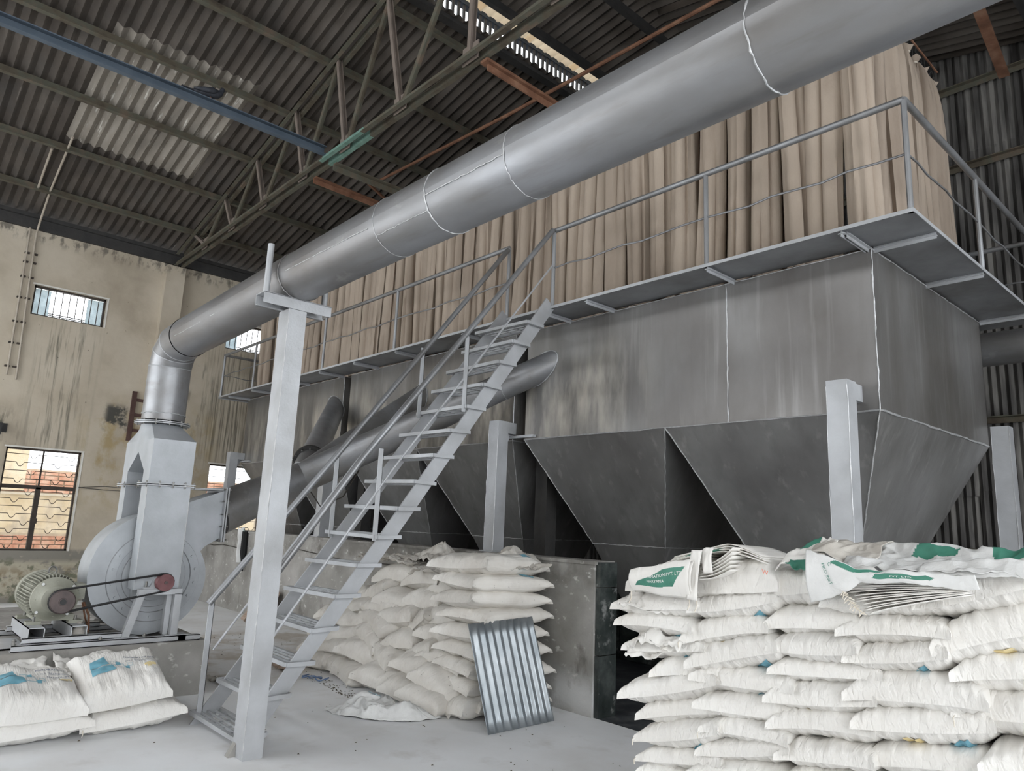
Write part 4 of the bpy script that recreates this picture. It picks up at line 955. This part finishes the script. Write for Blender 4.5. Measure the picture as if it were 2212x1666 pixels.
for c, x in enumerate((-2.12, -1.72, -1.36, -1.02, -.66)):
    for r_ in range(4 if x < -1 else 4):
        z = .055+.105*r_
        o = sack(SW, x+random.uniform(-.03, .03), 3.32, z, .46, .62, .12, 'white sack at hidden foot of nearest stack, %s, %s' % (COLN['ABCDE'[c]], ('on the floor', 'second layer up', 'third layer up', 'fourth layer up')[r_]), 'sacks at the foot of the nearest stack', random.uniform(-4, 4), 3)
for n in ('A2', 'A3', 'A7', 'B3', 'B4', 'D2', 'D4', 'E2', 'E3', 'A0', 'C3', 'B1'):
    u = random.uniform(.2, .5)
    patch(RW[n], 0, 0, 0, 0, False, 'print_blue', poly=[(u-.25, -.62), (u+.25, -.66), (u+.2, -.93), (u, -.86)] if n != 'A0' else [(.25, -.5), (.75, -.6), (.7, -.86), (.45, -.97)])
for n in ('A0', 'C4', 'B2', 'E1', 'D4'):
    patch(RW[n], -.35, -.1, -.9, -.7, False, 'print_yellow')
# loose mouths of three sacks on the left column
def cloth(name, fn, nu, nv, mats, mi=None, th=.003, parent=None):
    mb = MB().grid(fn, nu, nv, mi); o = mb.build(name, mats, parent, ang=70)
    md = o.modifiers.new('thickness', 'SOLIDIFY'); md.thickness = th; return o
def crumple(p, s=6, a=.02, seed=0):
    v = Vector((p[0]*s+seed, p[1]*s, p[2]*s)); n = Vector((noise.noise(v), noise.noise(v+Vector((9, 0, 0))), noise.noise(v+Vector((0, 9, 0)))))
    r = 1-abs(noise.noise(v*1.9+Vector((3, 3, 3))))*2
    return (p[0]+n.x*a, p[1]+n.y*a, p[2]+n.z*a+r*a*.6)
for n, dz, sd in (('A1', .035, 1), ('A2', -.03, 5), ('A3', .02, 9)):
    o = RW[n]; x, y, z = o.location
    q = cloth('loose_mouth', lambda u, v: crumple((x-.19+.30*u, 2.99+.10*v-.03*math.sin(u*5+sd), z+dz+.045*(u-.6)-.055*(1-v)+.03*math.sin(6*u+sd)), 17, .028, sd), 30, 16, ['sack'])
    q.parent = o; q.matrix_parent_inverse = (Matrix.Translation(o.location) @ o.rotation_euler.to_matrix().to_4x4() @ Matrix.Diagonal((*o.scale, 1))).inverted()

# bundle of folded printed sacks at the left of the top
def zA(x): 
    t = (x+2.36)/.80
    return 1.285+.165*math.sin(min(1, t*1.25)*1.57)-.12*max(0, t-.62)**1.1*2.2
bt = thing('sack_bundle', (-2.0, 3.0, 1.36), 'bundle of folded white sacks with a green printed flap, at left of the stack top', 'sack bundle')
for i in range(9):
    x0 = -2.36+.01*i+random.uniform(-.01, .01)+(.12 if i > 6 else 0); x1 = -1.98+random.uniform(-.01, .02) if i < 5 else -1.57-.015*i
    yy = 2.97+.012*i
    cloth('folded_sack', lambda u, v: (x0+(x1-x0)*u, yy+.34*v, zA(x0+(x1-x0)*u)-.055+.0085*i+.004*math.sin(9*u+i)-.012*v), 24, 4, ['sack', 'print_green'], (lambda u, v: 1 if (i in (3, 6) and .3 < u < .6) else 0), .0035, bt)
def flap(u, v):
    zt = 1.305+.075*u; zb = 1.203+.004*math.sin(7*u)
    return (-2.335+.36*u-.012*(1-v)*(1-u)+.015*(1-v)*(1-2*u), 2.955-.035*math.sin(v*2.6)-.01*u, zb+(zt-zb)*v+.003*math.sin(11*u))
def inpoly(u, v, P):
    c = False; j = len(P)-1
    for i in range(len(P)):
        if ((P[i][1] > v) != (P[j][1] > v)) and (u < (P[j][0]-P[i][0])*(v-P[i][1])/(P[j][1]-P[i][1])+P[i][0]): c = not c
        j = i
    return c
GP = [(.08, .22), (.14, .40), (.55, .80), (.93, .82), (.74, .26)]
cloth('printed_flap', flap, 90, 60, ['sack', 'print_green'], lambda u, v: 1 if inpoly(u, v, GP) else 0, .003, bt)
cloth('printed_flap', lambda u, v: (flap(u, v)[0]+.006, flap(u, v)[1]+.012, flap(u, v)[2]-.007), 20, 8, ['sack'], None, .003, bt)
def text_on(fn, body, u, v, su, sv, mat, ang=0, parent=None, off=(0, -.004, .0)):
    vs, fs = text_mesh(body, 1.0); a = R(ang); out = []
    for x, y, z in vs:
        uu = u+(x*math.cos(a)*su-y*math.sin(a)*su); w = v+(x*math.sin(a)*sv+y*math.cos(a)*sv)
        p = fn(uu, w); out.append((p[0]+off[0], p[1]+off[1], p[2]+off[2]))
    MB().add(out, fs).build('lettering', mat, parent, smooth=False)
text_on(flap, 'RECLAMATION PVT. LTD', .56, .58, .062, .14, 'print_white', 2, bt)
text_on(flap, 'HARYANA', .47, .40, .062, .14, 'print_white', 0, bt)
def strap(u, v): return (-2.005+.055*u-.015*math.sin(v*3)+.035*(1-v)*0+.03*v, 2.935+.012*math.sin(v*3), 1.195+.225*v)
cloth('strap', strap, 5, 14, ['sack'], None, .004, bt)
cloth('strap', lambda u, v: (-1.93+.05*u+.02*v-.02*math.sin(v*3.1), 2.96+.01*v, 1.32+.115*math.sin(v*1.7)), 5, 14, ['sack'], None, .004, bt)
for i in range(6):
    cloth('folded_sack', lambda u, v: (-1.96+.17*u, 2.955+.006*i+.2*v, 1.29+.011*i+.055*u*u+.028*i*u*.3), 10, 3, ['sack'], None, .003, bt)
for x in (-2.34, -2.0, -1.96):
    MB().tube([(x, 2.95, 1.20), (x+.006, 2.945, 1.17), (x-.004, 2.94, 1.145)], .003, 5).build('string', 'twine', bt)
text_on(lambda u, v: (-1.66+.12*u, 2.955, 1.325+.05*v-.03*u), 'W', .35, .45, .24, .55, 'print_red', 0, bt)

# crumpled printed sacks thrown over the middle and right of the top
def c0(u, v):
    x = -1.60+.22*u; zt = 1.40+.085*math.sin(u*1.9); zb = 1.365+.012*math.sin(u*9)+.01*u
    return crumple((x, 2.99+.16*v-.02*math.sin(8*u), zb+(zt+.01-zb)*v), 11, .022, 3)
o = cloth('empty_sack', c0, 50, 30, ['sack', 'print_green'], lambda u, v: 1 if (v < .30 and u > .25) or (.25 < u < .6 and .82 < v < .98) else 0)
tag(o, 'crumpled empty sack with green hem, left one draped over the stack top', 'sack', 'empty sacks on the nearest stack')
def c3(u, v):
    x = -1.46+.26*u; return crumple((x, 3.02+.22*v, 1.425+.065*math.sin(v*1.5)+.012*math.sin(7*u)-.03*u*(1-v)), 9, .02, 13)
o = cloth('empty_sack', c3, 50, 30, ['sack_old'])
tag(o, 'greyish crumpled empty sack behind the hanging printed flap on the stack top', 'sack', 'empty sacks on the nearest stack')
def c2(u, v):
    x = -1.30+.68*u; zb = 1.375+.012*math.sin(3*u); zt = 1.478-.008*u
    f = .5+.5*math.sin(v*7+2*u)
    return crumple((x, 2.99+.30*v-.03*f, zb+(zt-zb)*min(1, v*1.15)+.008*f), 8, .026, 23)
def c2m(u, v):
    if inpoly(u, v, [(.26, .55), (.30, .92), (.52, .84), (.50, .60), (.40, .66)]): return 1
    if inpoly(u, v, [(.68, .52), (.66, .98), (.86, .98), (.86, .42)]): return 1
    if .28 < u < .34 and v > .95: return 2
    return 0
o = cloth('empty_sack', c2, 120, 40, ['sack_grey', 'print_green', 'print_red'], c2m)
tag(o, 'long crumpled empty sack with two green print blocks along the stack top at right', 'sack', 'empty sacks on the nearest stack')
def c4(u, v): return crumple((-1.02+.42*u, 2.965+.05*v, 1.372+.03*u+.05*v), 8, .016, 31)
o = cloth('empty_sack', c4, 50, 16, ['sack_grey'])
tag(o, 'pale folded sack edge lying between the printed sacks and the rightmost column', 'sack', 'empty sacks on the nearest stack')
def c1(u, v):
    x = -1.425+.60*u
    k = min(1, u/.33); zb = 1.240+.095*k**1.6+.02*(u-.33)*(u > .33); zt = 1.455-.07*k+.01*u
    p = (x+.010*(1-v), 2.935-.025*math.sin(v*3)*(1-u), zb+(zt-zb)*v+.004*math.sin(12*u)); q = crumple(p, 9, .008, 41); return q
def c1m(u, v): return 1 if inpoly(u, v, [(.42, .35), (.45, .75), (.78, .70), (.75, .40)]) or inpoly(u, v, [(.16, .86), (.20, .96), (.52, .97), (.45, .82), (.30, .74)]) else 0
o = cloth('empty_sack', c1, 110, 40, ['sack_grey', 'print_green'], c1m)
tag(o, 'empty sack with green lettering hanging down over the front of the middle column', 'sack', 'empty sacks on the nearest stack')
text_on(c1, 'HKO JNET', .14, .55, .030, .115, 'print_green', -68, o, off=(0, -.006, 0))
text_on(c1, 'C', .16, .80, .035, .14, 'print_green', -60, o, off=(0, -.006, 0))
text_on(c1, 'PVT. LTD', .60, .50, .03, .16, 'print_white', 0, o, off=(0, -.006, 0))
bc = thing('sack_bundle', (-1.1, 2.95, 1.28), 'fanned bundle of clean folded white sacks above the second column from right', 'sack bundle')
for i in range(13):
    x0 = -1.19-.011*i+random.uniform(-.008, .008)
    cloth('folded_sack', lambda u, v: (x0+(.34+.008*i)*u, 2.925+.006*i+.24*v, 1.222+.0105*i+(.105-.0075*i)*u**.8), 16, 3, ['sack'], None, .004, bc)
for i in range(14):
    x = -1.20-.0065*i*.8+random.uniform(-.01, .01); z = 1.22+.0055*i
    MB().tube([(x, 2.93, z), (x-.012, 2.915, z+.006), (x-.02+random.uniform(-.01, .01), 2.91, z-.008)], .0022, 4).build('frayed_thread', 'twine', bc)

# ---- slumped pile against the concrete wall
PL = [(-6.29, 4.2, .972, .70, .18, 7), (-5.82, 4.19, .953, .58, .17, 9), (-6.48, 4.1, .804, .44, .16, 14), (-6.01, 4.05, .733, .66, .16, -8), (-5.64, 4.08, .782, .50, .165, 1), (-5.35, 4.14, .872, .60, .19, 4),
(-6.69, 3.98, .608, .46, .14, 8), (-6.25, 4.01, .66, .56, .175, 5), (-5.92, 3.97, .592, .52, .16, 4), (-6.18, 3.92, .521, .60, .15, -10), (-6.64, 3.91, .498, .50, .14, -3), (-5.53, 3.97, .60, .40, .15, 34),
(-5.22, 4.02, .683, .56, .155, 4), (-6.62, 3.83, .371, .48, .14, 5), (-6.17, 3.84, .39, .52, .15, -12), (-5.72, 3.87, .438, .46, .155, 10), (-5.16, 3.93, .538, .60, .145, -4), (-6.61, 3.74, .236, .42, .135, 2),
(-6.19, 3.75, .248, .58, .165, -10), (-5.36, 3.85, .402, .46, .14, 20), (-5.05, 3.84, .387, .52, .15, 0), (-5.76, 3.77, .267, .56, .165, -6), (-6.5, 3.69, .118, .42, .12, 4), (-6.86, 3.67, .10, .40, .14, 5),
(-6.15, 3.63, .087, .56, .14, 2), (-5.68, 3.62, .115, .54, .155, -6), (-5.27, 3.74, .265, .50, .15, -8), (-4.93, 3.70, .20, .50, .17, -24), (-5.25, 3.62, .12, .50, .15, -9), (-4.97, 3.60, .10, .46, .13, -10),
(-4.66, 3.72, .08, .34, .13, 10), (-7.17, 3.86, .36, .48, .14, 5), (-6.95, 3.77, .24, .44, .14, 6), (-7.2, 3.80, .09, .46, .14, 4), (-7.15, 3.95, .50, .46, .14, 6), (-7.55, 4.0, .09, .46, .14, 4), (-7.5, 4.05, .22, .46, .14, -4), (-6.85, 4.1, .70, .46, .14, 8)]
byrow = sorted(PL, key=lambda p: p[2]); rows = []
for p in byrow:
    if rows and abs(rows[-1][-1][2]-p[2]) < .07 and len(rows[-1]) < 8: rows[-1].append(p)
    else: rows.append([p])
RN = ['on the floor', 'in the second layer up', 'in the third layer up', 'in the fourth layer up', 'in the fifth layer up', 'in the sixth layer up', 'in the seventh layer up', 'in the top layer', 'crowning the top layer', 'at the very top']
for ri, row in enumerate(rows):
    row.sort(key=lambda p: p[0])
    for ci, (x, y, z, w, h, a) in enumerate(row):
        pos = 'leftmost' if ci == 0 else 'rightmost' if ci == len(row)-1 else ORD[ci]+' from left'
        if len(row) == 1: pos = 'alone'
        lab = 'dusty white sack slumped %s of the wall pile, %s' % (RN[min(ri, 9)], pos)
        d = .62; yaw = random.uniform(-16, 16)
        o = sack(SD, x-.02, y+d/2-.05, z+.01, w*1.12, d, h*1.25, lab, 'dusty sacks of the slumped pile', yaw, a, random.uniform(4, 14))
# the squared corner of the pile, seen edge on
for k in range(9):
    z = .07+.134*k
    lab = 'dusty white sack in the squared right end of the pile, %s' % ('on the floor' if k == 0 else 'topmost' if k == 8 else ORD[k]+' up')
    o = sack(SD, -4.77+random.uniform(-.03, .03)-(.08 if k == 8 else 0), 4.17+random.uniform(-.03, .03), z, .56+(.1 if k == 8 else 0), .86, .155+(.03 if k == 8 else 0), lab, 'sacks of the squared pile end', random.uniform(-8, 8)+(6 if k == 8 else 0), random.uniform(-2, 3)+(0 if k < 8 else 3), -2, k=(k*5+1) % 12)
    if k in (8, 7): patch(o, .62, .86, .3, .62, True, 'print_blue')
    if k == 8: patch(o, -.05, .12, -.5, -.2, True, 'print_orange', poly=[(-.02, -.5), (.1, -.46), (.06, -.2), (-.06, -.26)])
# empty sacks on top of the pile
def heap(name, x0, x1, y0, y1, z0, hgt, sd, lab, pk=.5, mat='sack_old', grp='empty sacks on the pile'):
    def fn(u, v):
        k = math.exp(-((u-pk)/.28)**2)*math.exp(-((v-.6)/.4)**2)
        return crumple((x0+(x1-x0)*u, y0+(y1-y0)*v, z0+hgt*k+.015*math.sin(9*u+sd)), 9, .045, sd)
    tag(cloth(name, fn, 60, 36, [mat]), lab, 'sack', grp)
heap('empty_sack', -6.9, -6.0, 4.05, 4.6, 1.09, .03, 2, 'flat grubby empty sack lying on the left top of the pile')
heap('empty_sack', -6.25, -5.65, 4.2, 4.62, 1.10, .20, 7, 'peaked crumpled empty sack standing up on the pile top')
heap('empty_sack', -5.85, -5.1, 4.0, 4.55, 1.03, .07, 12, 'spread crumpled empty sack in the middle of the pile top')
heap('empty_sack', -5.15, -4.55, 4.15, 4.6, 1.14, .14, 21, 'bunched crumpled empty sack on the right top of the pile', .55)
def hang(u, v):
    w = .24*(1-.55*(1-v)); x = -11.52+w*(u-.2)+.05*(1-v)
    return crumple((x, 4.64-.03*math.sin(u*6), .74+.52*v), 8, .03, 51)
o = cloth('empty_sack', hang, 24, 40, ['sack_grey', 'print_green'], lambda u, v: 1 if inpoly(u, v, [(.5, .78), (.8, .70), (.95, .86), (.66, .95)]) else 0)
tag(o, 'white sack with green print hanging over the concrete wall by the far window', 'sack')
MB().tube([(-11.30, 4.645, 1.22), (-11.28, 4.64, .9), (-11.25, 4.64, .62)], .03, 8, radii=[.05, .055, .012]).build('dark_lining', 'black', o)
cl = MB(); 
# flat empty sack on the floor
def flatsack(u, v):
    a = R(42); x = (u-.5)*.95*(1-.35*abs(v-.5)*2); y = (v-.5)*.44*(1-.55*abs(u-.5)*1.6)
    k = .07*math.exp(-((u-.38)/.16)**2-((v-.62)/.28)**2)+.05*math.exp(-((u-.72)/.12)**2-((v-.3)/.2)**2)
    p = crumple((x, y, .045+k*1.3), 8, .045, 61); z = max(.004, p[2]*min(1, 4*min(v, 1-v)+.25)*min(1, 5*min(u, 1-u)+.2))
    return (-5.08+p[0]*math.cos(a)-p[1]*math.sin(a), 3.33+p[0]*math.sin(a)+p[1]*math.cos(a), z)
o = cloth('empty_sack', flatsack, 80, 50, ['sack_grey', 'print_blue'], lambda u, v: 0)
tag(o, 'flattened empty sack lying alone on the open floor before the pile', 'sack')
MB().grid(lambda u, v: (lambda p: (p[0], p[1], p[2]+.006))(flatsack(.33+.1*u, .60+.16*v)), 10, 8).build('print', mk('pale_blue_print', [(.50, .68, .76), (.6, .76, .82)], 20, .7, 0, 0), o)

# ---- four sacks in the left foreground
G4 = 'white sacks in front of the plinth'
l1 = sack(SW, -5.86, 1.00, .085, .84, .62, .165, 'full white sack on the floor at the left edge, under a printed one', G4, 90, 0, 0, k=3)
l2 = sack(SW, -5.86, 1.70, .085, .66, .62, .165, 'full white sack on the floor under the printed sack, pointing right', G4, 84, 4, 0, k=5, string=True)
l3 = sack(SW, -5.86, 1.06, .255, .60, .66, .22, 'plump white sack with blue print, left one of the upper pair', G4, 92, -3, 12, k=7)
l4 = sack(SW, -5.90, 1.62, .285, .58, .66, .22, 'plump white sack with blue print, right one of the upper pair', G4, 86, 5, 16, k=9)
for o in (l3, l4):
    patch(o, 0, 0, 0, 0, True, 'print_blue', poly=[(-.70, -.40), (-.14, -.26), (-.18, .06), (-.70, -.08)], n=14)
    patch(o, 0, 0, 0, 0, True, 'print_blue', poly=[(-.62, -.07), (-.22, .06), (-.26, .16), (-.34, .24), ][:4], n=8) if 0 else patch(o, 0, 0, 0, 0, True, 'print_blue', poly=[(-.70, -.04), (-.24, .10), (-.32, .42), (-.68, .24)], n=14)
    patch(o, -.08, .03, .06, .20, True, 'print_blue', n=4); patch(o, .10, .20, -.24, -.12, True, 'print_blue', n=4)
    for (u, v, w, h) in ((-.2, .06, .16, .2), (-.12, -.2, .2, .24), (.16, -.14, .12, .14)):
        for (a, b, c, d) in ((u, u+w, v, v+.014), (u, u+w, v+h, v+h+.014), (u, u+.008, v, v+h), (u+w, u+w+.008, v, v+h)):
            patch(o, a, b, c, d, True, 'print_blue', n=6)
    sack_text(o, 'MONARATUM FINE', .52, .28, .11, 'print_dark', -6, .8); sack_text(o, 'KOLD TREATED CLAY', .50, .14, .085, 'print_dark', -6, .8); sack_text(o, 'MAMSOL, IN', .58, .01, .085, 'print_dark', -6)
    patch(o, .56, .84, -.22, -.12, True, 'print_yellow', n=6); patch(o, .62, .72, -.3, -.1, True, 'print_yellow', n=4)
for o, x, y, sd in ((l4, -6.22, 1.55, 3), (l3, -6.24, 1.0, 8)):
    q = cloth('sack_mouth', lambda u, v: crumple((x-.19*v+.03*math.sin(5*u), y-.26+.52*u, .285+.13*v-.04*u*(v)+.02*math.sin(6*u+sd)), 9, .03, sd), 40, 22, ['sack'])
    q.parent = o; q.matrix_parent_inverse = (Matrix.Translation(o.location) @ o.rotation_euler.to_matrix().to_4x4() @ Matrix.Diagonal((*o.scale, 1))).inverted()
    for yy in (y-.26, y+.27):
        MB().tube([(x-.08, yy, .30), (x-.04, yy+.01, .25), (x-.05, yy, .21)], .003, 5).build('tie_string', 'twine', None)
        z_ = bpy.data.objects[-1] if False else None
for ob in [o for o in bpy.data.objects if o.name.startswith('tie_string') and not o.parent]:
    par = l4 if ob.data.vertices[0].co.y > 1.29 else l3; ob.parent = par
    ob.matrix_parent_inverse = (Matrix.Translation(par.location) @ par.rotation_euler.to_matrix().to_4x4() @ Matrix.Diagonal((*par.scale, 1))).inverted()

# ================================================================== SMALL THINGS
def lean(u, v):
    # u across the sheet (along Y), v from floor to top
    c = math.cos(2*math.pi*u*.70/.0765)
    return (-4.19+(-.27)*v-.01*u+.009*c, 3.655+.695*u-.02*v, .004+.735*v+.02*u*v+.003*c)
mb = MB().grid(lean, 9*10, 8); o = mb.build('corrugated_sheet', 'galv', ang=80)
md = o.modifiers.new('thickness', 'SOLIDIFY'); md.thickness = .0012
tag(o, 'shiny galvanised corrugated offcut leaning on the right end of the pile', 'metal sheet')
t = thing('timber_offcut', (-9.95, 4.5, 0), 'weathered board offcut leaning on the concrete wall behind the duct post', 'board')
MB().beam((-9.95, 4.42, .02), (-10.0, 4.62, .42), .34, .03, (0, 1, 0)).build('board', 'wood', t, smooth=False)
MB().beam((-10.35, 4.35, .02), (-10.3, 4.6, .34), .12, .03, (0, 1, 0)).build('board', 'wood', t, smooth=False)
sr = MB()
pts = []
for i in range(40):
    a = i/39; pts.append((-6.62+.34*a, 3.42+.05*math.sin(a*22)+.06*a, .012+.03*abs(math.sin(a*15))*(1 if a > .5 else .5)))
sr.tube(pts, .006, 5)
tag(sr.build('rope', 'string'), 'short tangle of blue rope on the floor at the left foot of the pile', 'rope')
def scrap(x, y, w, d, sd, lab, mat='sack_old'):
    tag(cloth('scrap', lambda u, v: (lambda p: (p[0], p[1], max(.003, p[2])))(crumple((x+w*(u-.5), y+d*(v-.5), .02+.02*math.sin(8*u+sd)), 12, .03, sd)), 26, 20, [mat]), lab, 'scrap')
scrap(-6.75, 2.78, .42, .26, 4, 'crumpled paper scrap on the floor by the plinth corner')
scrap(-7.55, 3.55, .5, .3, 9, 'torn beige sack scrap on the floor at the left end of the pile')
scrap(-7.0, 3.42, .26, .14, 15, 'flat brown card scrap by the left end of the pile', 'wood')
scrap(-3.9, 4.98, .2, .1, 22, 'small white lump of powder residue', 'whitewash') if 0 else None
tag(MB().grid(lambda u, v: (-6.9+.3*u, 1.42+.16*v, .45+.16*math.sin(3.1*u)*math.sin(3.1*v)+.01*math.sin(20*u)), 16, 12).build('rag', 'sack_old', ang=80), 'pale rag stuffed beneath the motor between its rails', 'rag')
st_ = MB()
for i in range(420):
    if i < 200: x = random.gauss(-5.75, .35); y = 3.38+abs(random.gauss(0, .09))-.12*(x+5.75)*.3
    elif i < 320: x = random.uniform(-9.5, -6.7); y = random.gauss(3.9, .35)
    else: x = random.uniform(-6.8, -2.6); y = random.uniform(1.2, 4.4)
    r = random.uniform(.003, .011); a = random.uniform(0, 3)
    st_.add([(x+r*math.cos(a), y+r*math.sin(a), .001), (x+r*math.cos(a+2), y+r*math.sin(a+2), .001), (x+r*math.cos(a+4), y+r*math.sin(a+4), .001), (x, y, .002+r*.5)], [(0, 1, 3), (1, 2, 3), (2, 0, 3)])
tag(st_.build('grit', 'debris', smooth=False), 'dark crumbs and grit scattered over the floor', 'debris', kind='stuff')
# rubble behind the blower
for i, (x, y, s) in enumerate(((-7.7, 1.72, .07), (-7.5, 1.83, .06), (-7.85, 1.9, .08), (-7.55, 1.98, .05), (-7.9, 1.6, .05))):
    rb = MB().grid(lambda u, v: (x+s*math.cos(6.283*u)*math.sin(3.1416*v)*(1+.3*noise.noise(Vector((u*3+i, v*3, 0)))), y+s*math.sin(6.283*u)*math.sin(3.1416*v), .43+s*.6*(1-math.cos(3.1416*v))*.6), 10, 6)
    tag(rb.build('rubble', 'concrete', ang=20), 'lump of broken concrete on the plinth between motor and blower', 'rubble', 'rubble behind the motor')
bpy.context.view_layer.update()
